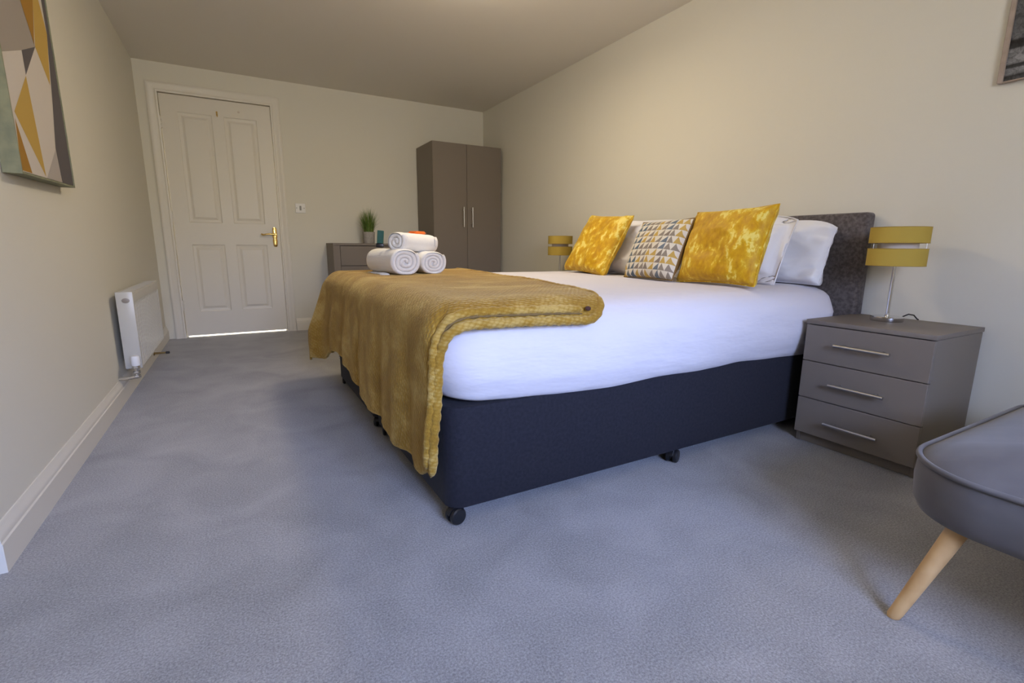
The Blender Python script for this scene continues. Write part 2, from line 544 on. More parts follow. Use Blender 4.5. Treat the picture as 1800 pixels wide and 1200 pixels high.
# back wall with window, behind the camera, made deep to shade the right wall
w_ = MB()
w_.box(XL - .12, WIN[0], YW - .12, YB, 0, H); w_.box(WIN[1], W + .12, YW - .12, YB, 0, H)
w_.box(WIN[0], WIN[1], YW - .12, YB, 0, WIN[2]); w_.box(WIN[0], WIN[1], YW - .12, YB, WIN[3], H)
tag(w_.build('wall_back', WALL, smooth=False), kind='structure')
win = thing('window_1', 'white framed window in the wall behind the camera', None, (WIN[0], YW, WIN[2]), kind='structure')
f_ = MB()
for a, b, c, d in ((WIN[0], WIN[0] + .05, WIN[2], WIN[3]), (WIN[1] - .05, WIN[1], WIN[2], WIN[3]), (WIN[0], WIN[1], WIN[2], WIN[2] + .05),
                   (WIN[0], WIN[1], WIN[3] - .05, WIN[3]), ((WIN[0] + WIN[1]) / 2 - .03, (WIN[0] + WIN[1]) / 2 + .03, WIN[2], WIN[3])):
    f_.box(a, b, YW - .10, YW - .04, c, d, 0.006, 1)
f_.build('window_frame', GLOSSW, win)

# hall behind the door: floor goes on, plain walls
w_ = MB(); w_.box(-.5, 1.7, 1.5, 1.6, 0, H); w_.box(-.6, -.5, .1, 1.6, 0, H); w_.box(1.7, 1.8, .1, 1.6, 0, H)
tag(w_.build('wall_hall', WALL, smooth=False), kind='structure')
w_ = MB(); w_.box(-.6, 1.8, .1, 1.6, H, H + .1)
tag(w_.build('ceiling_hall', CEIL, smooth=False), kind='structure')

SK = [(0.0, 0.0), (0.018, 0.0), (0.018, 0.078), (0.0145, 0.082), (0.0145, 0.090), (0.0125, 0.098), (0.008, 0.104), (0.0065, 0.114), (0.003, 0.120), (0.0, 0.120)]
tag(sweep([(XL, YC), (0, YC), (0, 0)], SK).build('baseboard_left', GLOSSW), kind='structure')
tag(sweep([(1.075, 0), (W, 0)], SK).build('baseboard_far', GLOSSW), kind='structure')
tag(sweep([(W, 0), (W, YB)], SK).build('baseboard_right', GLOSSW), kind='structure')

# door lining and architrave
ARC = [(0.0, 0.0), (0.0, 0.016), (0.012, 0.018), (0.016, 0.013), (0.022, 0.011), (0.040, 0.014), (0.052, 0.019), (0.060, 0.021), (0.072, 0.021), (0.078, 0.017), (0.078, 0.0)]
a_ = MB()
vs, fs = [], []
for d, h in ARC:
    vs += [(DX0 - d, -h, 0), (DX0 - d, -h, DZ + d), (DX1 + d, -h, DZ + d), (DX1 + d, -h, 0)]
for j in range(len(ARC) - 1):
    for k in range(3):
        fs.append((j * 4 + k, j * 4 + k + 1, (j + 1) * 4 + k + 1, (j + 1) * 4 + k))
fs.append(tuple(j * 4 for j in range(len(ARC)))); fs.append(tuple(j * 4 + 3 for j in range(len(ARC))))
a_.add(vs, fs)
a_.build('trim_1', GLOSSW)['kind'] = 'structure'
a_ = MB()
a_.box(DX0 - .03, DX0, 0, .1, 0, DZ); a_.box(DX1, DX1 + .03, 0, .1, 0, DZ); a_.box(DX0 - .03, DX1 + .03, 0, .1, DZ, DZ + .03)
a_.box(DX0, DX0 + .012, .046, .1, 0, DZ); a_.box(DX1 - .012, DX1, .046, .1, 0, DZ); a_.box(DX0, DX1, .046, .1, DZ - .012, DZ)
a_.build('trim_2', GLOSSW, smooth=False)['kind'] = 'structure'

# ------------------------------------------------------------------ door
door = thing('door_1', 'white four panel door in the far wall with brass lever handle', None, (DX0, 0.004, 0), kind='structure')
LX0, LX1, LZ0, LZ1, LY = DX0 + .005, DX1 - .004, 0.018, DZ - .006, 0.004
panels = [(0.268, 0.522, 1.032, 1.945), (0.612, 0.866, 1.032, 1.945), (0.268, 0.526, 0.236, 0.837), (0.628, 0.880, 0.236, 0.837)]
panels = [(0.272, 0.524, 1.030, 1.946), (0.614, 0.872, 1.030, 1.946), (0.272, 0.524, 0.234, 0.838), (0.614, 0.872, 0.234, 0.838)]
m = MB()
xs = [LX0, 0.272, 0.524, 0.614, 0.872, LX1]
zs = [LZ0, 0.234, 0.838, 1.030, 1.946, LZ1]
vs = [(x, LY, z) for z in zs for x in xs]
fs = []
for j in range(5):
    for i in range(5):
        if i in (1, 3) and j in (1, 3):
            continue
        fs.append((j * 6 + i, j * 6 + i + 1, (j + 1) * 6 + i + 1, (j + 1) * 6 + i))
m.add(vs, fs)
b0 = len(m.v)
m.add([(LX0, LY, LZ0), (LX1, LY, LZ0), (LX1, LY, LZ1), (LX0, LY, LZ1), (LX0, LY + .038, LZ0), (LX1, LY + .038, LZ0), (LX1, LY + .038, LZ1), (LX0, LY + .038, LZ1)],
      [(0, 1, 5, 4), (1, 2, 6, 5), (2, 3, 7, 6), (3, 0, 4, 7), (4, 5, 6, 7)])
m.build('door_leaf', GLOSSW, door, smooth=False)
for x0, x1, z0, z1 in panels:
    m = MB()
    prof = [(0, 0), (0.004, 0.0055), (0.012, 0.0075), (0.019, 0.008), (0.026, 0.009), (0.036, 0.006), (0.046, 0.001), (0.050, 0.0005)]
    vs, fs = [], []
    for d, h in prof:
        vs += [(x0 + d, LY + h, z0 + d), (x1 - d, LY + h, z0 + d), (x1 - d, LY + h, z1 - d), (x0 + d, LY + h, z1 - d)]
    for j in range(len(prof) - 1):
        for k in range(4):
            k2 = (k + 1) % 4
            fs.append((j * 4 + k, j * 4 + k2, (j + 1) * 4 + k2, (j + 1) * 4 + k))
    j = len(prof) - 1
    fs.append((j * 4, j * 4 + 1, j * 4 + 2, j * 4 + 3))
    m.add(vs, fs)
    m.build('panel', GLOSSW, door, smooth=False)
for z in (1.80, 1.03, 0.25):
    m = MB()
    for k in range(3):
        m.tube([(DX0 + .003, -.006, z + k * .032), (DX0 + .003, -.006, z + k * .032 + .030)], 0.007, 10)
    m.box(DX0 + .003, DX0 + .028, -.001, .004, z, z + .094)
    m.build('hinge', GLOSSW, door)
hx = 0.945
hp = tag(MB().build('handle_plate', BRASS, door) if False else thing('tmp', None, None), None)
bpy.data.objects.remove(hp)
m = MB()
out = []
for i in range(40):                       # shaped backplate: two lobes with a waist
    t = i / 39
    z = 0.822 + 0.182 * t
    w = 0.021 * (0.35 + 0.65 * math.sin(math.pi * min(1, max(0, t)) ) ** 0.28) * (1 - 0.22 * math.exp(-((t - 0.42) / 0.05) ** 2))
    out.append((w, z))
pts = [(hx + w, z) for w, z in out] + [(hx - w, z) for w, z in out[::-1]]
n = len(pts)
m.add([(x, LY, z) for x, z in pts] + [(x, LY - .006, z) for x, z in pts] + [(hx + (x - hx) * .7, LY - .009, z) for x, z in pts],
      [(i, (i + 1) % n, (i + 1) % n + n, i + n) for i in range(n)] + [(i + n, (i + 1) % n + n, (i + 1) % n + 2 * n, i + 2 * n) for i in range(n)] + [tuple(range(2 * n, 3 * n))])
plate = m.build('handle_plate', BRASS, door)
m = MB(); m.lathe([(0, 0), (.004, 0), (.004, .003), (0, .003)], (hx, LY - .009, .868), 12, M=Matrix.Rotation(R(90), 4, 'X'))
m.build('keyhole_cover', BRASS, plate)
m = MB()
m.tube([(hx, LY, .938), (hx, LY - .03, .938), (hx, LY - .045, .938)], [.011, .009, .010], 14)
m.tube([(hx + .006, LY - .048, .938), (hx - .02, LY - .050, .939), (hx - .05, LY - .050, .941), (hx - .08, LY - .048, .937), (hx - .10, LY - .044, .932), (hx - .112, LY - .04, .938), (hx - .113, LY - .036, .944)],
       [.0095, .0085, .007, .007, .0085, .0075, .004], 12)
m.build('lever', BRASS, door)
m = MB()
m.box(.559, .571, LY - .003, LY, 1.948, 1.984, .002, 1)
m.tube([(.565, LY - .003, 1.975), (.565, LY - .016, 1.968), (.565, LY - .020, 1.955), (.565, LY - .012, 1.945), (.566, LY - .022, 1.938), (.566, LY - .028, 1.945)], [.004, .0035, .0035, .0035, .004, .005], 8)
m.build('coat_hook', BRASS, door)['label'] = 'small brass coat hook at the top of the door'
m = MB(); m.lathe([(0, 0), (.009, 0), (.006, .003), (0, .004)], (.735, LY, 2.0), 16, M=Matrix.Rotation(R(90), 4, 'X'))
m.build('filled_hook_hole', mat('filler_spot', (0.62, 0.55, 0.50), 0.8), door)['label'] = 'pinkish filler spot above the right panel'

# switch plate beside the door
sw = thing('light_switch', 'square white switch plate on the far wall beside the door', 'switch', (1.188, 0, 1.19))
m = MB(); m.box(1.143, 1.233, -.010, 0, 1.145, 1.235, .004, 2); m.build('faceplate', WHITEP, sw)
m = MB(); m.box(1.180, 1.197, -.015, -.008, 1.170, 1.212, .003, 2); m.build('rocker', mat('grey_rocker', (0.30, 0.30, 0.29), .4), sw)
for sx in (1.155, 1.221):
    m = MB(); m.lathe([(0, 0), (.0045, 0), (.0045, .002), (0, .003)], (sx, -.0095, 1.191), 12, M=Matrix.Rotation(R(90), 4, 'X')); m.build('screw', mat('dull_screw', (0.28, 0.28, 0.28), .4, metallic=.6), sw)

# ------------------------------------------------------------------ radiator
RY0, RY1, RZ0, RZ1, RX0, RX1 = -2.00, -1.06, 0.170, 0.588, 0.032, 0.106
rad = thing('radiator', 'white panel radiator under nothing, low on the left wall near the door', 'radiator', (0, RY0, RZ0))
rad['label'] = 'white fluted panel radiator low on the left wall near the door'
m = MB()
npl = 24
ys = []
p0, p1 = RY0 + .012, RY1 - .012
pit = (p1 - p0) / npl
prof = []
for i in range(npl):
    y = p0 + i * pit
    prof += [(y, RX1 - .016), (y + pit * .20, RX1 - .002), (y + pit * .62, RX1 - .002), (y + pit * .82, RX1 - .016)]
prof.append((p1, RX1 - .012))
zz = [(RZ0 + .012, .0), (RZ0 + .03, 1.0), (RZ1 - .07, 1.0), (RZ1 - .052, .0)]
vs, fs = [], []
for z, k in zz:
    vs += [(RX1 - .002 + (x - (RX1 - .002)) * k, y, z) for y, x in prof]
n = len(prof)
for j in range(3):
    for i in range(n - 1):
        fs.append((j * n + i, j * n + i + 1, (j + 1) * n + i + 1, (j + 1) * n + i))
m.add(vs, fs)
m.box(RX1 - .010, RX1, RY0 + .005, RY1 - .005, RZ1 - .055, RZ1 - .012, .003, 2)
m.box(RX1 - .012, RX1 - .002, RY0 + .005, RY1 - .005, RZ0, RZ0 + .014, .004, 2)
m.build('front_panel', RADW, rad, angle=20)
m = MB(); m.box(RX0, RX0 + .012, RY0 + .005, RY1 - .005, RZ0, RZ1 - .012, .003, 1); m.build('back_panel', RADW, rad)
m = MB()
m.box(RX0 + .002, RX0 + .010, RY0, RY1, RZ1 - .014, RZ1, .002, 1); m.box(RX1 - .010, RX1 - .001, RY0, RY1, RZ1 - .014, RZ1, .002, 1)
for i in range(48):
    y = RY0 + .01 + (RY1 - RY0 - .02) * i / 47
    m.box(RX0 + .008, RX1 - .008, y - .005, y + .005, RZ1 - .008, RZ1 - .003)
m.build('top_grille', RADW, rad, smooth=False)
for ya, yb in ((RY0 - .004, RY0 + .006), (RY1 - .006, RY1 + .004)):
    m = MB(); m.box(RX0 - .002, RX1 - .001, ya, yb, RZ0 + .004, RZ1 + .001, .003, 2)
    sp = m.build('side_panel', RADW, rad)
    if ya < -1.5:
        m = MB()
        M_ = Matrix.Translation((RX0 + .040, ya - .0002, RZ1 - .045)) @ Matrix.Diagonal((1.35, 1, 1, 1)) @ Matrix.Rotation(R(90), 4, 'X')
        m.lathe([(0, 0), (.013, 0), (.013, .002), (.011, .003), (0, .003)], (0, 0, 0), 24, M=M_)
        m.build('badge', mat('grey_badge', (0.30, 0.26, 0.22), .35), sp)
m = MB()
vx, vy = RX0 + .050, RY0 - .035
m.tube([(vx, vy, .13), (vx, vy, .20)], [.012, .012], 14)
m.tube([(vx, vy, .165), (vx, RY0 + .01, .165)], .009, 12)
m.tube([(vx, vy, .135), (vx - .03, vy, .130), (0.0, vy, .130)], [.012, .009, .008], 12)
for z in (.135, .158, .185):
    m.lathe([(.016, z - .007), (.017, z - .004), (.017, z + .004), (.016, z + .007)], (vx, vy, 0), 6)
m.build('valve_body', CHROME, rad)
m = MB(); m.lathe([(0, .195), (.019, .195), (.021, .205), (.021, .24), (.018, .248), (0, .249)], (vx, vy, 0), 20); m.build('valve_head', WHITEP, rad)

ds = thing('door_stop', 'short brass door stop with black tip on the left skirting board', 'door stop', (0.018, -.95, .055))
m = MB(); m.lathe([(.016, 0), (.016, .004), (.007, .008), (.006, .075)], (0.018, -.95, .055), 14, M=Matrix.Rotation(R(90), 4, 'Y')); m.build('rod', mat('dull_brass', (0.35, 0.24, 0.09), .35, metallic=1), ds)
m = MB(); m.lathe([(.007, .072), (.0095, .075), (.0095, .092), (.007, .097), (0, .098)], (0.018, -.95, .055), 14, M=Matrix.Rotation(R(90), 4, 'Y')); m.build('rubber_tip', BLACKP, ds)

# ------------------------------------------------------------------ pictures
PY0, PY1, PZ0, PZ1, PD = -3.125, -2.535, 1.052, 1.90, 0.048
pic = thing('framed_picture', 'tall framed geometric print in gold, grey and white on the left wall', 'picture', (0, PY0, PZ0))
tilt = lambda y: PZ0 + (y - PY0) * 0.022
m = MB()


def pbox(m, y0, y1, z0, z1, x0, x1, mi=0):
    dz0, dz1 = tilt(y0) - PZ0, tilt(y1) - PZ0
    m.add([(x0, y0, z0 + dz0), (x1, y0, z0 + dz0), (x1, y1, z0 + dz1), (x0, y1, z0 + dz1), (x0, y0, z1 + dz0), (x1, y0, z1 + dz0), (x1, y1, z1 + dz1), (x0, y1, z1 + dz1)],
          [(0, 1, 2, 3), (4, 5, 6, 7), (0, 1, 5, 4), (1, 2, 6, 5), (2, 3, 7, 6), (3, 0, 4, 7)], mi)


pbox(m, PY0, PY0 + .006, PZ0, PZ1, 0.002, PD); pbox(m, PY1 - .006, PY1, PZ0, PZ1, 0.002, PD)
pbox(m, PY0 + .006, PY1 - .006, PZ0 + .0002, PZ0 + .006, 0.002, PD); pbox(m, PY0 + .006, PY1 - .006, PZ1 - .006, PZ1, 0.002, PD)
m.build('frame', FRAMEW, pic, smooth=False)
m = MB(); pbox(m, PY0 + .006, PY1 - .006, PZ0 + .006, PZ1 - .006, 0.002, PD - .012); m.build('backing', DARKR, pic, smooth=False)
PC = {k: mat('print_' + k, c, .7, spec=.15) for k, c in dict(white=(.60, .55, .50), grey=(.34, .30, .265), amber=(.36, .19, .035), gold=(.50, .33, .085), dark=(.115, .105, .11), lightgrey=(.42, .38, .35)).items()}
pk = list(PC)
m = MB()
pbox(m, PY0 + .008, PY1 - .008, PZ0 + .008, PZ1 - .008, PD - .012, PD - .003)
polys = [('grey', [(-3.117, 1.90), (-3.02, 1.90), (-2.763, 1.525), (-2.921, 1.465), (-3.117, 1.40)]),
         ('amber', [(-3.02, 1.90), (-2.80, 1.90), (-2.70, 1.70), (-2.77, 1.528)]),
         ('gold', [(-2.80, 1.90), (-2.70, 1.90), (-2.583, 1.627), (-2.652, 1.427), (-2.763, 1.525), (-2.700, 1.70)]),
         ('dark', [(-2.60, 1.90), (-2.545, 1.90), (-2.545, 1.072), (-2.695, 1.068), (-2.715, 1.19), (-2.66, 1.354), (-2.583, 1.627)]),
         ('dark', [(-2.921, 1.465), (-2.763, 1.525), (-2.919, 1.39)]),
         ('gold', [(-2.921, 1.387), (-2.884, 1.068), (-3.092, 1.239)]),
         ('amber', [(-3.096, 1.219), (-3.024, 1.064), (-3.117, 1.063)]),
         ('lightgrey', [(-2.72, 1.185), (-2.697, 1.068), (-2.876, 1.066)])]
for k, (c, pp) in enumerate(polys):
    x = PD - .003 + .0004
    m.add([(x, y, min(max(z, tilt(y) + .008), PZ1 - .010)) for y, z in pp], [tuple(range(len(pp)))], pk.index(c))
m.build('print', [PC[k] for k in pk], pic, smooth=False)

QY0, QY1, QZ0, QZ1 = -5.15, -4.418, 1.447, 2.08
pic2 = thing('framed_photograph', 'framed black and white landscape print high on the right wall', 'picture', (W, QY1, QZ0))
m = MB()
fw = .016
m.box(W - .024, W - .002, QY1 - fw, QY1, QZ0, QZ1, .002, 1); m.box(W - .024, W - .002, QY0, QY0 + fw, QZ0, QZ1, .002, 1)
m.box(W - .024, W - .002, QY0 + fw, QY1 - fw, QZ0, QZ0 + .004, .001, 1); m.box(W - .024, W - .002, QY0 + fw, QY1 - fw, QZ1 - fw, QZ1, .002, 1)
m.build('frame', OAKF, pic2)
m = MB()
m.add([(W - .016, QY1 - fw, QZ0 + .004), (W - .016, QY0 + fw, QZ0 + .004), (W - .016, QY0 + fw, QZ1 - fw), (W - .016, QY1 - fw, QZ1 - fw),
       (W - .003, QY1 - fw, QZ0 + .004), (W - .003, QY0 + fw, QZ0 + .004), (W - .003, QY0 + fw, QZ1 - fw), (W - .003, QY1 - fw, QZ1 - fw)],
      [(0, 1, 2, 3), (4, 5, 6, 7), (0, 1, 5, 4), (1, 2, 6, 5), (2, 3, 7, 6), (3, 0, 4, 7)])
m.uv = [(0, 0), (1, 0), (1, .85), (0, .85)] * 2
m.build('print', LANDSCAPE, pic2, smooth=False)


# ------------------------------------------------------------------ furniture
def bar_handle(p0, p1, out, r, parent, name='handle'):
    """round bar with two posts; out = vector from the face to the bar"""
    p0, p1, out = Vector(p0), Vector(p1), Vector(out)
    m = MB()
    m.tube([p0 + out, p1 + out], r, 12)
    d = p1 - p0
    for t in (.16, .84):
        m.tube([p0 + d * t, p0 + d * t + out], r * .8, 8)
    return m.build(name, STEEL, parent)


# wardrobe in the far corner
WX0, WX1, WF, WZ = 2.362, 3.120, -0.500, 1.850
wr = thing('wardrobe', 'tall grey two door wardrobe in the far right corner', 'wardrobe', (WX0, WF, 0))
m = MB()
m.box(WX0, WX0 + .018, WF + .020, -.022, 0, WZ, .001, 1); m.box(WX1 - .018, WX1, WF + .020, -.022, 0, WZ, .001, 1)
m.box(WX0 + .018, WX1 - .018, WF + .020, -.022, WZ - .018, WZ, 0); m.box(WX0 + .018, WX1 - .018, WF + .020, -.022, .06, .078)
m.box(WX0 + .018, WX1 - .018, -.03, -.022, 0, WZ - .018); m.box(WX0 + .018, WX1 - .018, WF + .04, WF + .055, 0, .06)
m.build('carcass', FURN, wr, smooth=False)
xm = 2.728
for k, (a, b) in enumerate(((WX0 + .001, xm - .0015), (xm + .0015, WX1 - .001))):
    m = MB(); m.box(a, b, WF, WF + .018, .062, WZ - .002, .0015, 1)
    d = m.build('door', FURN, wr)
    hxx = xm - .048 if k == 0 else xm + .050
    bar_handle((hxx, WF, 1.235), (hxx, WF, 1.035), (0, -.030, 0), .0065, d)

# chest of drawers, half hidden by the bed and towels
CX0, CX1, CF, CZ = 1.402, 2.20, -.400, 0.862
ch = thing('chest_of_drawers', 'grey framed chest of drawers against the far wall behind the bed', 'chest of drawers', (CX0, CF, 0))
m = MB()
m.box(CX0, CX0 + .062, CF, -.022, 0, CZ - .022, .001, 1); m.box(CX1 - .062, CX1, CF, -.022, 0, CZ - .022, .001, 1)
m.box(CX0 - .002, CX1 + .002, CF - .004, -.02, CZ - .022, CZ, .002, 1)
m.box(CX0 + .062, CX1 - .062, -.03, -.022, 0, CZ - .022); m.box(CX0 + .062, CX1 - .062, CF + .03, -.03, .03, .05)
m.box(CX0 + .062, CX1 - .062, CF + .002, CF + .02, 0, .075)
m.build('carcass', FURN, ch, smooth=False)
m = MB(); m.box(CX0 + .062, CX1 - .062, CF + .024, -.03, .05, CZ - .022); m.build('drawer_recess', FURND, ch, smooth=False)
dz = (CZ - .022 - .008 - .080) / 4
for k in range(4):
    z1 = CZ - .028 - k * dz
    m = MB(); m.box(CX0 + .065, CX1 - .065, CF + .003, CF + .021, z1 - dz + .005, z1, .0015, 1)
    d = m.build('drawer', FURN, ch)
    bar_handle(((CX0 + CX1) / 2 - .075, CF + .003, z1 - dz / 2), ((CX0 + CX1) / 2 + .075, CF + .003, z1 - dz / 2), (0, -.028, 0), .006, d)

# bedside cabinet (near one), then its copy on the far side of the bed
NX0, NX1, NY0, NY1, NZ = 2.722, 3.132, -4.520, -4.066, 0.545
ns = thing('bedside_cabinet', 'grey three drawer bedside cabinet on the near side of the bed', 'bedside cabinet', (NX0, (NY0 + NY1) / 2, 0), group='bedside cabinets')
m = MB()
m.box(NX0 + .020, NX1, NY0 + .004, NY0 + .020, 0, NZ - .020, .001, 1); m.box(NX0 + .020, NX1, NY1 - .020, NY1 - .004, 0, NZ - .020, .001, 1)
m.box(NX1 - .012, NX1 - .004, NY0 + .020, NY1 - .020, .02, NZ - .020); m.box(NX0 + .020, NX1 - .02, NY0 + .02, NY1 - .02, .045, .06)
m.build('carcass', FURN, ns, smooth=False)
m = MB(); m.box(NX0 - .002, NX1, NY0, NY1, NZ - .018, NZ, .002, 2); m.build('top', FURN, ns)
m = MB(); m.box(NX0 + .026, NX0 + .042, NY0 + .020, NY1 - .020, 0.001, .046, .001, 1); m.build('plinth', FURN, ns)
m = MB(); m.box(NX0 + .021, NX0 + .028, NY0 + .02, NY1 - .02, .045, NZ - .018); m.build('drawer_recess', DARKR, ns, smooth=False)
zt = [NZ - .0215, .3645, .2015, .0400]
zt = [NZ - .0215, .3660, .2030, .0420]
for k in range(3):
    m = MB(); m.box(NX0, NX0 + .018, NY0 + .003, NY1 - .003, zt[k + 1] + .0035, zt[k], .0015, 1)
    d = m.build('drawer', FURN, ns)
    zc = (.4535, .2865, .1190)[k]
    bar_handle((NX0, -4.398, zc), (NX0, -4.200, zc), (-.030, 0, 0), .0065, d)
ns2 = copy_tree(ns)
ns2.location.y = -1.895
ns2['label'] = 'grey bedside cabinet beyond the bed, hidden below its small lamp'


# ------------------------------------------------------------------ lamps
def make_lamp(c, label):
    c = Vector(c)
    t = thing('table_lamp', label, 'lamp', c, group='mustard bedside lamps')
    m = MB(); m.lathe([(0, 0), (.056, 0), (.058, .003), (.058, .017), (.055, .020), (.010, .021), (.008, .027), (0, .027)], c, 40); m.build('base', CHROME, t)
    m = MB(); m.tube([c + Vector((0, 0, .02)), c + Vector((0, 0, .245))], .0065, 14); m.build('stem', CHROME, t)
    m = MB(); m.lathe([(0, .235), (.015, .235), (.015, .285), (.010, .29), (0, .29)], c, 16); m.build('lamp_holder', WHITEP, t)
    r = .1
    for nm, z0, z1 in (('lower_shade', .230, .298), ('upper_shade', .321, .383)):
        m = MB(); m.lathe([(r - .0015, z0), (r, z0), (r, z1), (r - .0015, z1), (r - .0015, z0)], c, 56)
        sh = m.build(nm, SHADE, t)
        for q, z in enumerate((z0, z1)):
            mm = MB()
            mm.tube([c + Vector((r * math.cos(2 * math.pi * k / 48), r * math.sin(2 * math.pi * k / 48), z)) for k in range(49)], .0012, 6, cap=False)
            mm.build('rim', mat('shade_trim', (0.36, 0.23, 0.03), .6) if 'shade_trim' not in bpy.data.materials else bpy.data.materials['shade_trim'], sh)
    m = MB(); m.lathe([(.066, .262), (.068, .262), (.068, .352), (.066, .352), (.066, .262)], c, 40); m.build('inner_shade', SHADEW, t)
    m = MB()
    for k in range(3):
        a = 2 * math.pi * k / 3 + .5
        d = Vector((math.cos(a), math.sin(a), 0))
        m.tube([c + d * .0975 + Vector((0, 0, .232)), c + d * .0975 + Vector((0, 0, .381))], .0014, 6)
        m.tube([c + d * .0975 + Vector((0, 0, .290)), c + d * .010 + Vector((0, 0, .283))], .0014, 6)
    m.build('shade_frame', STEEL, t)
    m = MB()
    m.tube([c + Vector(p) for p in ((.05, -.02, .006), (.075, -.028, .018), (.10, -.035, .026), (.122, -.045, .022), (.136, -.053, .006), (.142, -.056, .003))], .0028, 8)
    m.build('cord', BLACKP, t)
    return t


lamp = make_lamp((2.975, -4.252, NZ), 'mustard two band lamp with chrome stem on the near bedside cabinet')
lamp2 = copy_tree(lamp)
lamp2.location = (2.945, -1.880, NZ)
lamp2['label'] = 'small mustard lamp on the far side of the bed, partly behind a cushion'

# ------------------------------------------------------------------ bed
BX0, BX1, BY0, BY1 = 1.100, 3.070, -3.995, -2.195
BT = 0.672
bed = thing('divan_bed', 'large divan bed with navy base and charcoal headboard against the right wall', 'bed', (BX0, BY0, 0))


def rrect(x0, x1, y0, y1, rc, n=10):
    P = []
    for cx, cy, a0 in ((x1 - rc, y0 + rc, -90), (x1 - rc, y1 - rc, 0), (x0 + rc, y1 - rc, 90), (x0 + rc, y0 + rc, 180)):
        for k in range(n + 1):
            a = R(a0 + 90 * k / n)
            P.append((cx + rc * math.cos(a), cy + rc * math.sin(a)))
    return P


def slab(x0, x1, y0, y1, z0, z1, rc, be, n=10):
    m = MB()
    rings = [(be, z0), (be * .3, z0 + be * .3), (0, z0 + be), (0, z1 - be), (be * .3, z1 - be * .3), (be, z1)]
    vs, fs = [], []
    N = 4 * (n + 1)
    for d, z in rings:
        vs += [(x, y, z) for x, y in rrect(x0 + d, x1 - d, y0 + d, y1 - d, max(rc - d, .003), n)]
    for j in range(len(rings) - 1):
        for k in range(N):
            k2 = (k + 1) % N
            fs.append((j * N + k, j * N + k2, (j + 1) * N + k2, (j + 1) * N + k))
    fs.append(tuple(range(N))[::-1]); fs.append(tuple((len(rings) - 1) * N + k for k in range(N)))
    return m.add(vs, fs)


ym = (BY0 + BY1) / 2
for y0, y1 in ((BY0, ym - .003), (ym + .003, BY1)):
    dv = slab(BX0, BX1, y0, y1, .052, .375, .055, .008).build('divan_base', DIVAN, bed)
    for x in (1.118,):
        pass
mt = slab(BX0 + .015, BX1 - .02, BY0 + .03, BY1 - .03, .378, .640, .08, .05).build('mattress', SHEET, bed)


def castor(x, y, yaw):
    m = MB()
    M = Matrix.Translation((x, y, .027)) @ Matrix.Rotation(yaw, 4, 'Z') @ Matrix.Rotation(R(90), 4, 'X')
    for s in (-1, 1):
        prof = [(0, .006 * s), (.020, .006 * s), (.0265, .008 * s), (.0265, .018 * s), (.023, .022 * s), (.012, .0235 * s), (0, .024 * s)]
        m.lathe(prof, (0, 0, 0), 28, M=M)
    o = m.build('castor', BLACKP, bed)
    m = MB()
    M2 = Matrix.Translation((x, y, .029)) @ Matrix.Rotation(yaw, 4, 'Z') @ Matrix.Rotation(R(90), 4, 'X')
    vs, fs = [], []
    for i in range(13):                  # curved hood over the wheels
        a = R(20 + 150 * i / 12)
        for zz_ in (-.007, .007):
            vs += [(.029 * math.cos(a), .029 * math.sin(a), zz_), (.0265 * math.cos(a), .0265 * math.sin(a), zz_)]
    for i in range(12):
        b = i * 4
        fs += [(b, b + 4, b + 6, b + 2), (b + 1, b + 5, b + 7, b + 3), (b, b + 4, b + 5, b + 1), (b + 2, b + 6, b + 7, b + 3)]
    m.add([M2 @ Vector(v) for v in vs], fs)
    m.tube([(x, y, .05), (x, y, .058)], .010, 10)
    m.build('hood', BLACKP, o)


for x, y, a in ((1.128, -3.972, 12), (2.060, -3.978, 25), (1.135, -3.165, 80), (1.130, -3.040, 60), (1.137, -2.215, 70), (2.06, -2.22, 30), (2.98, -3.96, 0), (2.98, -2.23, 0)):
    castor(x, y, R(a))
for y in (-3.06, -2.23):
    m = MB(); m.lathe([(0, 0), (.013, 0), (.012, .003), (0, .004)], (BX0 - .0005, y, .175), 16, M=Matrix.Rotation(R(-90), 4, 'Y')); m.build('link_stud', CHROME, bed)
m = MB(); m.box(BX1 + .008, W - .012, -4.080, -2.120, .20, 1.004, .016, 4)
m.build('headboard', HEADB, bed)


# fitted white cover over the mattress
def fbm(p, s, o=3):
    return noise.fractal(Vector(p) * s, 1.0, 2.0, o)


prof = [(-.075, .372), (-.035, .366), (-.012, .366), (.004, .376), (.016, .40), (.030, .44), (.037, .48), (.040, .52), (.037, .56), (.026, .595), (.008, .624), (-.018, .646), (-.052, .660), (-.095, .6675), (-.15, .6705), (-.22, .6715), (-.34, .672), (-.50, .6725), (-.70, .673), (-.86, .673)]


def dense(prof, k):
    P = []
    for (a, b), (c, d) in zip(prof, prof[1:]):
        for i in range(k):
            P.append((a + (c - a) * i / k, b + (d - b) * i / k))
    return P + [prof[-1]]


prof = dense(prof, 2)


def outline(d):
    x0, x1, y0, y1 = BX0 - d, BX1 + min(d, 0), BY0 - d, BY1 + d
    rc = max(.11 + d, .012)
    P = []
    for cx, cy, a0, (ex, ey) in ((x1 - rc, y0 + rc, -90, (1, -1)), (x1 - rc, y1 - rc, 0, 0 or (1, 1)), (x0 + rc, y1 - rc, 90, (-1, 1)), (x0 + rc, y0 + rc, 180, (-1, -1))):
        for k in range(11):
            a = R(a0 + 9 * k)
            P.append((cx + rc * math.cos(a), cy + rc * math.sin(a)))
    # subdivide the straight runs
    Q = []
    n = len(P)
    for i in range(n):
        a, b = P[i], P[(i + 1) % n]
        q = 70 if i % 11 == 10 else 1
        for j in range(q):
            Q.append((a[0] + (b[0] - a[0]) * j / q, a[1] + (b[1] - a[1]) * j / q))
    return Q


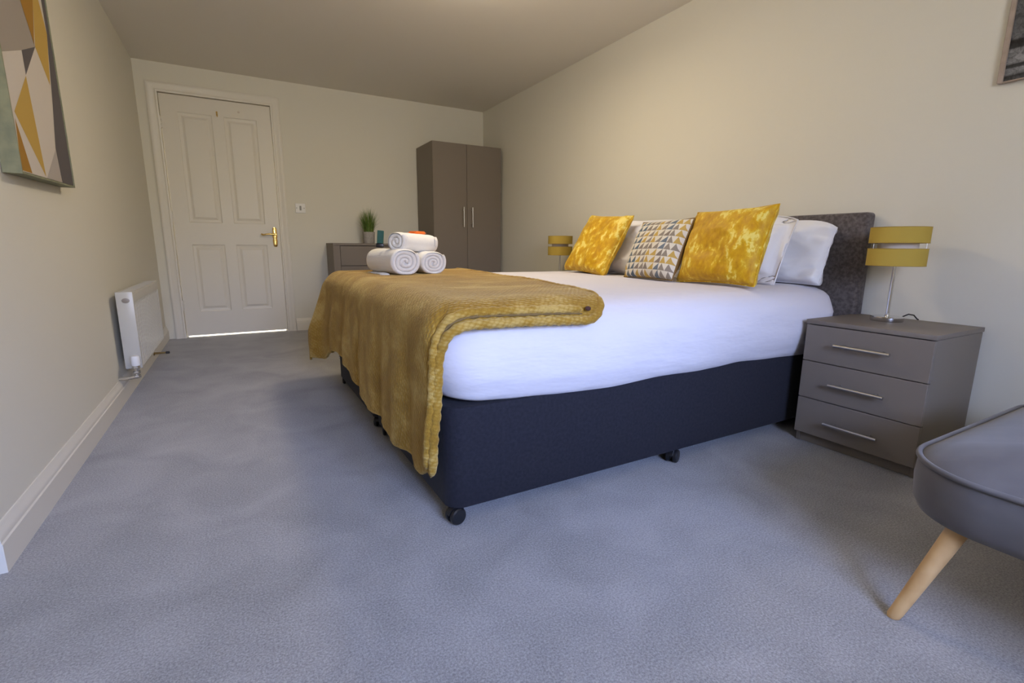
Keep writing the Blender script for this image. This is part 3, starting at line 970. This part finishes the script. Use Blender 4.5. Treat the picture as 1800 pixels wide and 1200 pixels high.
HEMZ = [(1.0, .430), (1.06, .412), (1.12, .394), (1.22, .383), (1.35, .374), (1.5, .363), (1.72, .356), (1.95, .366), (2.15, .362), (2.4, .372), (2.6, .362), (2.85, .352), (3.1, .356)]
m = MB()
vs, fs = [], []
N = None
for d, z in prof:
    Q = outline(d)
    N = len(Q)
    for x, y in Q:
        side = min(1.0, max(0.0, (.655 - z) / .1))
        zl = lerp_tab(HEMZ, x) if y < -3.2 else .36
        zz_ = z
        if z < .62 and d < .05:
            t = max(0.0, (.62 - z) / (.62 - .366))
            zz_ = .62 - t * (.62 - zl)
        nx = Vector((0, 0))
        cx_, cy_ = min(max(x, BX0 + .12), BX1 - .12), min(max(y, BY0 + .12), BY1 - .12)
        nv = Vector((x - cx_, y - cy_))
        if nv.length > 1e-5:
            nv.normalize()
        amp = .0075 * side
        w = fbm((x * .7, y * .7, zz_ * 2.6 + .9), 3.1, 3) * amp + fbm((x, y, zz_ * 4), 7, 2) * amp * .3
        w += .016 * side * max(0, min(1, (x - 2.55) / .4)) * max(0, 1 - abs(zz_ - .55) / .2)
        top = 1 - side
        zt_ = fbm((x, y, 0), 2.2, 3) * .004 * top
        px_, py_ = x + nv.x * w, y + nv.y * w
        px_ = min(px_, BX1 + .003)
        vs.append((px_, py_, zz_ + zt_))
J = len(prof)
for j in range(J - 1):
    for k in range(N):
        k2 = (k + 1) % N
        fs.append((j * N + k, j * N + k2, (j + 1) * N + k2, (j + 1) * N + k))
fs.append(tuple((J - 1) * N + k for k in range(N)))
m.add(vs, fs)
dv = m.build('duvet', SHEET, None, origin=(BX0, BY0, .36), angle=80)
tag(dv, 'smooth white cotton cover tucked over the mattress', 'duvet')

# ------------------------------------------------------------------ mustard throw
TX0, TY0, TY1, TR = 1.043, -4.050, -2.140, .095
TT = .683
LB = (TY1 - TY0) + 2 * (TR * math.pi / 2 - TR)     # cloth length from one vertical drop to the other


def wrap(s, r):
    if s < 0:
        return 0.0, r - s
    if s < r * math.pi / 2:
        th = s / r
        return r * (1 - math.cos(th)), r * (1 - math.sin(th))
    return r + s - r * math.pi / 2, 0.0


RC = .075


def cloth(a, b):
    hx, dx = wrap(a, TR)
    if b < LB / 2:
        hy, dy = wrap(b, TR)
        y = TY0 + hy
        sy = 1
    else:
        hy, dy = wrap(LB - b, TR)
        y = TY1 - hy
        sy = -1
    x = TX0 + hx
    # round the corner in plan
    if hx < RC and hy < RC:
        u, v = RC - hx, RC - hy
        mx = max(u, v)
        L = math.hypot(u, v)
        if L > 1e-6:
            k = mx / L
            x = TX0 + RC - u * k
            y = (TY0 + RC - v * k) if sy > 0 else (TY1 - RC + v * k)
    z = TT - dx - dy
    drop = min(1, max(0, (dx - .05) / .25))
    # folds on the hanging foot end
    fold = .010 * math.sin(y * 17 + .6) + .006 * math.sin(y * 37 + 2 * z) + .012 * fbm((y, z * .3, 4.2), 3.0, 2)
    x -= drop * (fold + .014) - .004
    far = math.exp(-((y - (TY1 + .02)) / .16) ** 2)
    x -= .085 * far * min(1, max(0, (dx - .04) / .28))
    x -= .05 * math.exp(-((y - (TY1 + .03)) / .05) ** 2) * min(1, max(0, (dx - .1) / .25)) * math.sin(min(1, max(0, (dx - .1) / .3)) * 2.2)
    # gentle rumples on the top
    z += (1 - drop) * (.0035 + .0035 * fbm((x, y, 1.7), 4.5, 3)) if dx < .09 else 0
    if dy > .06 and dx < .05:
        y += -.004
    return Vector((x, y, z))


XH = [(-4.05, 1.605), (-3.95, 1.625), (-3.70, 1.692), (-3.37, 1.765), (-2.9, 1.82), (-2.4, 1.872), (-2.1, 1.90)]
ZF = [(-4.05, .168), (-3.95, .165), (-3.86, .172), (-3.57, .190), (-3.30, .205), (-3.12, .228), (-2.9, .275), (-2.76, .292), (-2.55, .285), (-2.42, .25), (-2.32, .185), (-2.14, .19)]
NA, NB = 110, 190


def b_near(a):
    """near hem: lies just over the top edge, drops straight at the corner"""
    if a >= 0:
        return .038 - .010 * math.exp(-(a / .15) ** 2) - .018 * min(1, max(0, (a - .15) / .45))
    return lerp_tab([(-.45, .085), (-.30, .05), (-.12, .02), (0, .028)], a)


m = MB(); uvs = []
Bfar = LB - .01
grid = []
for j in range(NB + 1):
    tb = j / NB
    row = []
    for i in range(NA + 1):
        ta = i / NA
        yb = TY0 + tb * (TY1 - TY0)
        a_hi = lerp_tab(XH, yb) - TX0 - TR + TR * math.pi / 2
        a_hi += .014 * math.sin(yb * 9) * 0.5
        zf = lerp_tab(ZF, yb)
        hy, dy = wrap(tb * LB, TR) if tb < .5 else wrap((1 - tb) * LB, TR)
        a_lo = -(TT - zf - min(dy, .06)) + TR + .006 * math.sin(yb * 21)
        rc_, eb = .075, tb * LB
        if eb < rc_:
            a_hi -= rc_ * .8 * (1 - math.sqrt(max(0.0, 1 - (1 - eb / rc_) ** 2)))
        a = a_lo + (a_hi - a_lo) * ta
        b = b_near(a) * (1 - tb) + Bfar * tb
        row.append((a, b))
    grid.append(row)
for row in grid:
    for a, b in row:
        m.v.append(tuple(cloth(a, b))); uvs.append((a, b))
for j in range(NB):
    for i in range(NA):
        m.f.append((j * (NA + 1) + i, j * (NA + 1) + i + 1, (j + 1) * (NA + 1) + i + 1, (j + 1) * (NA + 1) + i)); m.mi.append(0)
m.uv = uvs
tho = MB()
throw = m.build('throw_blanket', THROW, None, origin=(TX0, TY0, TT), angle=180)
so = throw.modifiers.new('thickness', 'SOLIDIFY'); so.thickness = .008; so.offset = 1.0
tag(throw, 'mustard waffle fleece throw folded across the foot of the bed', 'throw')
throw['_o'] = (TX0, TY0, TT)


def strip(pts, rad, name, flat=.8, wob=.12, mat_=THROWHEM, taper=True):
    mm = MB()
    rs = []
    for i in range(len(pts)):
        k = 1 + wob * math.sin(i * 1.9) + wob * noise.noise(Vector((i * .37, rad * 90, 0)))
        if taper:
            k *= min(1, .45 + min(i, len(pts) - 1 - i) * .2)
        rs.append(rad * k)
    mm.tube(pts, rs, 12)
    mm.uv = [(v[0], v[2]) for v in mm.v]
    o = mm.build(name, mat_, throw, angle=180)
    return o


def resample(pts, step):
    out = [pts[0]]
    acc = 0
    for p, q in zip(pts, pts[1:]):
        d = (q - p).length
        while acc + d >= step:
            t = (step - acc) / d
            p = p.lerp(q, t)
            out.append(p)
            d = (q - p).length
            acc = 0
        acc += d
    return out


row = grid[0]
sm = lambda t: max(0.0, min(1.0, t)) ** 2 * (3 - 2 * max(0.0, min(1.0, t)))
kc = [j for j in range(1, NB) if j / NB * LB < .085]
turn = [cloth(grid[j][NA][0] - .004, grid[j][NA][1]) + Vector((0, 0, .005)) for j in kc[::-1]]
near = [cloth(a, b) + Vector((-.004, -.006, .004)) for a, b in row[::-1]]
near_o = resample(turn + near, .010)
strip(near_o, .0140, 'hem_roll')
inn = [cloth(a, b + .030) + Vector((-.010 * sm((.14 - a) / .12), -.004, .002 + .007 * sm((a + .02) / .12))) for a, b in row[::-1]]
strip(resample(inn[3:], .010), .0135, 'hem_roll')
dk = [cloth(a, b + .015) + Vector((-.002 - .005 * sm((.14 - a) / .12), -.007, .010 * sm((a + .02) / .12))) for a, b in row[::-1]]
strip(resample(dk[3:], .012), .0030, 'hem_stitching', wob=.5, mat_=mat('dark_stitching', (0.17, 0.11, 0.04), .9))
footp = [cloth(grid[j][0][0], grid[j][0][1]) for j in range(2, NB + 1)]
strip(resample(footp, .014), .0090, 'hem_roll', wob=.08)
headp = [cloth(grid[j][NA][0], grid[j][NA][1]) + Vector((0, 0, .003)) for j in range(0, NB + 1) if j >= (kc[-1] if kc else 0)]
strip(resample(headp, .014), .0100, 'hem_roll', wob=.08)
e0 = inn[0] + Vector((-.008, -.013, .004))
mm = MB(); mm.lathe([(0, 0), (.010, 0), (.008, .004), (0, .005)], e0, 12, M=Matrix.Rotation(R(58), 4, 'X') @ Matrix.Diagonal((1.1, .8, 1, 1)))  # dark disc stands in for the shaded hollow at the open hem end
mm.uv = [(0, 0)] * len(mm.v)
mm.build('hem_opening', mat('dark_hem_opening', (0.055, 0.022, 0.018), .9), throw)['label'] = 'dark disc painted as the shaded open end of the hem'


# ------------------------------------------------------------------ towels
def rolled_towel(p0, p1, r, turns, label, squash=.88, ex=.9, name='rolled_towel', tail=True, grow=1.0):
    p0, p1 = Vector(p0), Vector(p1)
    ax = (p1 - p0); L = ax.length; ax.normalize()
    up = Vector((0, 0, 1)); sd = ax.cross(up).normalized(); up = sd.cross(ax)
    t = thing(name, label, 'towel', (p0.x, p0.y, p0.z - r * squash), group='rolled white towels')

    def pt(u, rr, ang, wob):
        c = math.cos(ang); s = math.sin(ang)
        # superellipse so that the roll sits with a flat underside
        k = 1 / (abs(c) ** 2.3 + abs(s) ** 2.3) ** (1 / 2.3)
        zz_ = rr * s * squash * k
        zz_ = max(zz_, -r * squash * .93)
        return p0 + ax * u + sd * (rr * c * k * 1.04) + up * zz_
    # outer wrap
    m = MB(); n = 44
    us = [(-.0, .90), (.004, .955), (.012, .99), (.025, 1.0)] + [(L * k / 14, 1.0) for k in range(2, 13)] + [(L - .025, 1.0), (L - .012, .99), (L - .004, .955), (L, .90)]
    vs, fs = [], []
    for u, k in us:
        for q in range(n):
            a = 2 * math.pi * q / n
            w = 1 + .016 * noise.noise(Vector((u * 16, math.cos(a) * 1.2, math.sin(a) * 1.2 + r * 70)))
            w -= .018 * math.exp(-(((u - L * .5) % .055 - .027) / .008) ** 2) * (0.4 + .6 * max(0, math.sin(a)))
            vs.append(pt(u, r * k * w, a, 0))
    for i in range(len(us) - 1):
        for q in range(n):
            q2 = (q + 1) % n
            fs.append((i * n + q, i * n + q2, (i + 1) * n + q2, (i + 1) * n + q))
    m.add(vs, fs)
    # the back of the end faces
    for u, o in ((.014, 0), (L - .014, 1)):
        b = len(m.v)
        m.v += [tuple(pt(u, r * .9, 2 * math.pi * q / n, 0)) for q in range(n)]
        m.f.append(tuple(range(b, b + n))); m.mi.append(0)
    m.build('outer_wrap', TOWEL, t, angle=80)
    # visible spiral edges at both ends
    for u0, sgn in ((0, 1), (L, -1)):
        m = MB()
        K = int(turns * 30)
        th = r * .86 / turns
        vs, fs = [], []
        for i in range(K + 1):
            a = -2 * math.pi * turns * i / K + .7
            rr = r * .965 - (r * .88) * i / K
            un = .004 * noise.noise(Vector((i * .12, r * 50, u0 * 9)))
            tk = th * .455
            for rad_, uu in ((rr + tk, .030), (rr + tk, .006), (rr + tk * .5, .0), (rr - tk * .5, .0), (rr - tk, .006), (rr - tk, .030)):
                vs.append(pt(u0 + sgn * (uu + un), max(rad_, .001), a, 0))
        for i in range(K):
            for q in range(5):
                fs.append((i * 6 + q, i * 6 + q + 1, (i + 1) * 6 + q + 1, (i + 1) * 6 + q))
        m.add(vs, fs)
        m.build('rolled_edge', TOWEL, t, angle=80)
    return t


ZT = TT + .008
t1 = rolled_towel((1.352, -2.815, ZT + .068), (1.310, -2.445, ZT + .068), .074, 3.2, 'thick rolled white towel, left one of the lower pair on the throw', squash=.90)
t2 = rolled_towel((1.512, -2.785, ZT + .062), (1.490, -2.430, ZT + .062), .068, 3.4, 'rolled white towel, right one of the lower pair on the throw', squash=.88)
t3 = rolled_towel((1.325, -2.735, ZT + .170), (1.570, -2.572, ZT + .160), .052, 2.2, 'smaller rolled white towel lying across the two lower towels', squash=.95)
# loose tail of the left towel lying on the throw
m = MB()
vs, fs = [], []
for i in range(9):
    for j in range(5):
        u = i / 8; v = j / 4
        vs.append((1.27 - .035 * v + .01 * u, -2.80 + .33 * u + .03 * v, ZT + .010 - .004 * v + .003 * math.sin(u * 6)))
for i in range(8):
    for j in range(4):
        fs.append((i * 5 + j, i * 5 + j + 1, (i + 1) * 5 + j + 1, (i + 1) * 5 + j))
m.add(vs, fs)
o = m.build('loose_end', TOWEL, t1, angle=80)
o.modifiers.new('thickness', 'SOLIDIFY').thickness = .009

# small wrapped toiletries on the towels
gp = thing('toiletry_packet', 'dark green packet standing beside the topmost towel', 'packet', (1.262, -2.66, ZT + .135))
M = Matrix.Translation((1.268, -2.645, ZT + .139)) @ Matrix.Rotation(R(-20), 4, 'Z') @ Matrix.Rotation(R(5), 4, 'Y')
m = MB(); m.box(-.016, .016, -.010, .010, 0.022, .088, .002, 1, M=M); m.build('carton', GREENC, gp)
m = MB(); m.box(-.020, .020, -.013, .013, 0, .022, .004, 2, M=M); m.build('cap', BLACKP, gp)
op = thing('soap_bar', 'orange wrapped bar peeping over the topmost towel', 'soap', (1.492, -2.585, ZT + .21))
M = Matrix.Translation((1.492, -2.585, ZT + .2185)) @ Matrix.Rotation(R(33), 4, 'Z')
m = MB(); m.box(-.042, .042, -.026, .026, -.008, .010, .006, 2, M=M); m.build('wrapper', ORANGE, op)
for q in (-.050, .040):
    m = MB(); m.box(q, q + .010, -.024, .024, -.002, .003, .001, 1, M=M); m.build('crimped_end', ORANGE, op)

# ------------------------------------------------------------------ potted grass on the chest
pg = thing('potted_grass', 'small artificial grass plant in a pale concrete pot on the chest of drawers', 'plant', (1.785, -.20, CZ))
pc = Vector((1.785, -.20, CZ))
m = MB(); m.lathe([(0, 0), (.050, 0), (.053, .004), (.058, .108), (.0585, .112), (.053, .112), (.051, .095), (0, .095)], pc, 36); m.build('pot', POT, pg)
m = MB()
rg = random.Random(4)
for k in range(420):
    a = rg.random() * 2 * math.pi; r0 = .046 * math.sqrt(rg.random())
    h = rg.uniform(.15, .285) * (1 - .25 * (r0 / .046) ** 2)
    sp = (r0 / .046) * rg.uniform(.02, .085) + rg.uniform(0, .018)
    if rg.random() < .05:
        sp += .05; h *= .6
    b = pc + Vector((r0 * math.cos(a), r0 * math.sin(a), .094))
    d = Vector((math.cos(a + rg.uniform(-.5, .5)), math.sin(a + rg.uniform(-.5, .5)), 0))
    s = Vector((-d.y, d.x, 0)) if rg.random() < .5 else Vector((math.cos(a * 3), math.sin(a * 3), 0))
    w = rg.uniform(.0012, .0022)
    P = [b + d * (sp * t * t) + Vector((0, 0, h * (t - .12 * t * t * sp * 10))) for t in (0, .35, .7, 1)]
    vs = []
    for q, p in zip((1, .9, .6, .08), P):
        vs += [p - s * w * q, p + s * w * q]
    m.add(vs, [(0, 1, 3, 2), (2, 3, 5, 4), (4, 5, 7, 6)])
tag(m.build('grass_blades', GRASS, pg, smooth=False), kind='stuff')


# ------------------------------------------------------------------ pillows and cushions
def pillow_mesh(w, h, t, pinch=.05, wrinkle=.006, seed=0, n=36, sag=.10, power=.42, droop=0.0, sharp=2.6, flange=0.0):
    m = MB()
    uv = []

    def surf(u, v, s):
        pu = pinch * (1 - v * v) * abs(u) ** 3
        pv = pinch * (1 - u * u) * abs(v) ** 3
        x = w / 2 * u * (1 - pu)
        y = h / 2 * v * (1 - pv)
        y -= droop * abs(u) ** 5 * max(0.0, v) ** 1.5
        fu, fv = min(1.0, abs(u) / (1 - flange)), min(1.0, abs(v) / (1 - flange * w / h))
        k = max(0, (1 - fu ** sharp) * (1 - fv ** sharp)) ** power
        z = s * t / 2 * k * (1 - sag * v)
        if flange and abs(u) < .999 and abs(v) < .999:
            z += s * .003
        if flange and k < .01:
            z += .006 * math.sin(u * 9 + v * 5 + seed)
        q = fbm((u * 1.3 + seed, v * 1.3, s * 2.1), 1.6, 4) * wrinkle * (0.25 + k)
        # creases running in from the corners
        cr = math.sin((u - v) * 7 + seed) * math.exp(-((abs(u) - .95) ** 2 + (abs(v) - .95) ** 2) * 5) * wrinkle * .8
        return Vector((x, y, z + s * (q + cr) * (1 if k > 0.01 else .3)))
    for s in (1, -1):
        b = len(m.v)
        for j in range(n + 1):
            for i in range(n + 1):
                u = -1 + 2 * i / n; v = -1 + 2 * j / n
                u = math.copysign(abs(u) ** .8, u); v = math.copysign(abs(v) ** .8, v)
                m.v.append(tuple(surf(u, v, s))); uv.append(((u + 1) / 2, (v + 1) / 2))
        for j in range(n):
            for i in range(n):
                m.f.append((b + j * (n + 1) + i, b + j * (n + 1) + i + 1, b + (j + 1) * (n + 1) + i + 1, b + (j + 1) * (n + 1) + i))
                m.mi.append(0 if s > 0 else 1)
    return m, uv, surf


def place(o, x, y, z, yaw, lean, roll=0.0):
    """stand a pillow built in its XY plane (Z = its face) on its lower edge at x,y,z facing -X, leaning back to +X"""
    n = Vector((-math.cos(yaw), -math.sin(yaw), 0))
    wd = Vector((math.sin(yaw), -math.cos(yaw), 0))
    up = Vector((0, 0, 1)) * math.cos(lean) - n * math.sin(lean)
    a = wd * math.cos(roll) + up * math.sin(roll)
    b = up * math.cos(roll) - wd * math.sin(roll)
    f = a.cross(b)
    M = Matrix((a, b, f)).transposed().to_4x4()
    M.translation = Vector((x, y, z))
    o.matrix_world = M


def cushion(name, cat, label, group, w, h, t, x, y, yaw, lean, roll, front, back, seam_mat=None, seam=.004, z=None, **kw):
    root = thing(name, label, cat, (0, 0, 0), group=group)
    del root['_o']
    m, uv, surf = pillow_mesh(w, h, t, **kw)
    m.v = [(a, b + h / 2, c) for a, b, c in m.v]
    m.uv = uv
    # front and back are one closed cover, weld the rim
    me = m.build('cover', [front, back], root, angle=180)
    bm = bmesh.new(); bm.from_mesh(me.data); bmesh.ops.remove_doubles(bm, verts=bm.verts[:], dist=.0004)
    bmesh.ops.recalc_face_normals(bm, faces=bm.faces[:]); bm.to_mesh(me.data); bm.free()
    if seam_mat:
        P = []
        K = 24
        for u, v in [(-1 + 2 * i / K, -1) for i in range(K)] + [(1, -1 + 2 * i / K) for i in range(K)] + [(1 - 2 * i / K, 1) for i in range(K)] + [(-1, 1 - 2 * i / K) for i in range(K + 1)]:
            p = surf(u, v, 1) + Vector((0, h / 2, 0)); p.z = 0
            P.append(p)
        s = MB(); s.tube(P, seam, 8, cap=False); s.uv = [(0, 0)] * len(s.v)
        s.build('seam', seam_mat, root, angle=180)
    place(root, x, y, BT + .006 if z is None else z, yaw, lean, roll)
    return root


# white pillows: two stacks leaning on the headboard
g = 'white bed pillows'
PW = dict(pinch=.02, wrinkle=.016, power=.36, n=48, sharp=3.2)
cushion('pillow', 'pillow', 'white pillow nearest the headboard on the near side of the bed', g, .66, .315, .125, 2.940, -3.655, R(-2), R(18), R(0), PILLOW, PILLOW, PILLOW, .003, seed=1, droop=.045, **PW)
cushion('pillow', 'pillow', 'white flanged pillow behind the right yellow cushion', g, .66, .345, .135, 2.772, -3.550, R(-3), R(22), R(0), PILLOW, PILLOW, PILLOW, .003, seed=5, droop=.03, flange=.13, **PW)
cushion('pillow', 'pillow', 'white pillow against the headboard at the far side, only its top edge showing', g, .66, .352, .12, 2.930, -2.760, R(2), R(15), R(0), PILLOW, PILLOW, PILLOW, .003, seed=9, droop=.03, **PW)
cushion('pillow', 'pillow', 'white pillow between the left yellow cushion and the patterned cushion', g, .68, .35, .13, 2.715, -2.740, R(2), R(22), R(0), PILLOW, PILLOW, PILLOW, .003, seed=13, droop=.03, **PW)
VK = dict(pinch=.055, wrinkle=.010, power=.40, n=40)
cushion('cushion', 'cushion', 'yellow crushed velvet cushion at the far side of the bed', 'yellow velvet cushions', .44, .412, .13, 2.560, -2.700, R(-2), R(28), R(-3.5), VELVET, VELVET, VELVET, .004, seed=2, **VK)
cushion('cushion', 'cushion', 'yellow crushed velvet cushion at the near side, between the patterned cushion and the pillows', 'yellow velvet cushions', .45, .358, .14, 2.520, -3.730, R(-5), R(18), R(1.2), VELVET, VELVET, VELVET, .004, seed=7, **VK)
cushion('cushion', 'cushion', 'small cushion with grey, blue and gold triangle print', None, .40, .325, .12, 2.500, -3.330, R(-7), R(21), R(1), TRIPRINT, mat('brown_cushion_back', (0.26, 0.15, 0.04), .8), mat('brown_piping', (0.20, 0.12, 0.04), .8), .0035, seed=11, pinch=.045, wrinkle=.005, power=.42, n=40)

# ------------------------------------------------------------------ grey velvet seat, cut off by the right edge of the frame
SX0, SX1, SY0, SY1 = 1.888, 2.84, -5.45, -4.762
SZ0, SZ1 = .234, .363
st = thing('footstool', 'grey velvet seat with piped edge and pale wooden legs, cut by the right edge', 'stool', ((SX0 + SX1) / 2, (SY0 + SY1) / 2, 0))


def ring(d, z, rc):
    return [(x, y, z) for x, y in rrect(SX0 + d, SX1 - d, SY0 + d, SY1 - d, max(rc + .04 - d, .004), 14)]


m = MB()
rings = [ring(.10, SZ0 - .002, .13), ring(.03, SZ0 + .002, .13), ring(.010, SZ0 + .010, .13), ring(.001, SZ0 + .03, .13), ring(-.003, SZ0 + .08, .13), ring(0, SZ1 - .012, .13), ring(.005, SZ1, .13)]
vs = [v for r_ in rings for v in r_]
N = len(rings[0])
fs = [(j * N + k, j * N + (k + 1) % N, (j + 1) * N + (k + 1) % N, (j + 1) * N + k) for j in range(len(rings) - 1) for k in range(N)]
fs.append(tuple(range(N)))
m.add(vs, fs); m.build('seat_side', SEATV, st, angle=60)
m = MB()
rings = [ring(.004, SZ1 - .002, .13), ring(.012, SZ1 + .006, .13), ring(.03, SZ1 + .017, .13), ring(.07, SZ1 + .033, .14), ring(.13, SZ1 + .049, .16), ring(.20, SZ1 + .060, .21), ring(.30, SZ1 + .067, .30)]
vs = [v for r_ in rings for v in r_]
fs = [(j * N + k, j * N + (k + 1) % N, (j + 1) * N + (k + 1) % N, (j + 1) * N + k) for j in range(len(rings) - 1) for k in range(N)]
fs.append(tuple((len(rings) - 1) * N + k for k in range(N)))
m.add(vs, fs); m.build('seat_top', SEATV, st, angle=60)
rr_ = ring(.001, SZ1, .13)
m = MB(); m.tube([Vector(p) for p in rr_ + rr_[:1]], .0065, 10, cap=False); m.build('piping', SEATV, st, angle=180)
for (fx, fy), (tx, ty) in (((1.868, -4.824), (1.955, -4.891)), ((1.873, -5.40), (1.900, -5.32)), ((2.77, -4.80), (2.74, -4.87)), ((2.77, -5.40), (2.74, -5.33))):
    m = MB()
    f0, t0 = Vector((fx, fy, 0.001)), Vector((tx, ty, SZ0 + .026))
    m.tube([f0, f0 + Vector((0, 0, .003)), f0.lerp(t0, .05), f0.lerp(t0, .5), t0], [.0115, .0130, .0137, .0172, .0210], 20)
    m.build('leg', WOOD, st)

for o in bpy.data.objects:
    if '_o' in o:
        del o['_o']
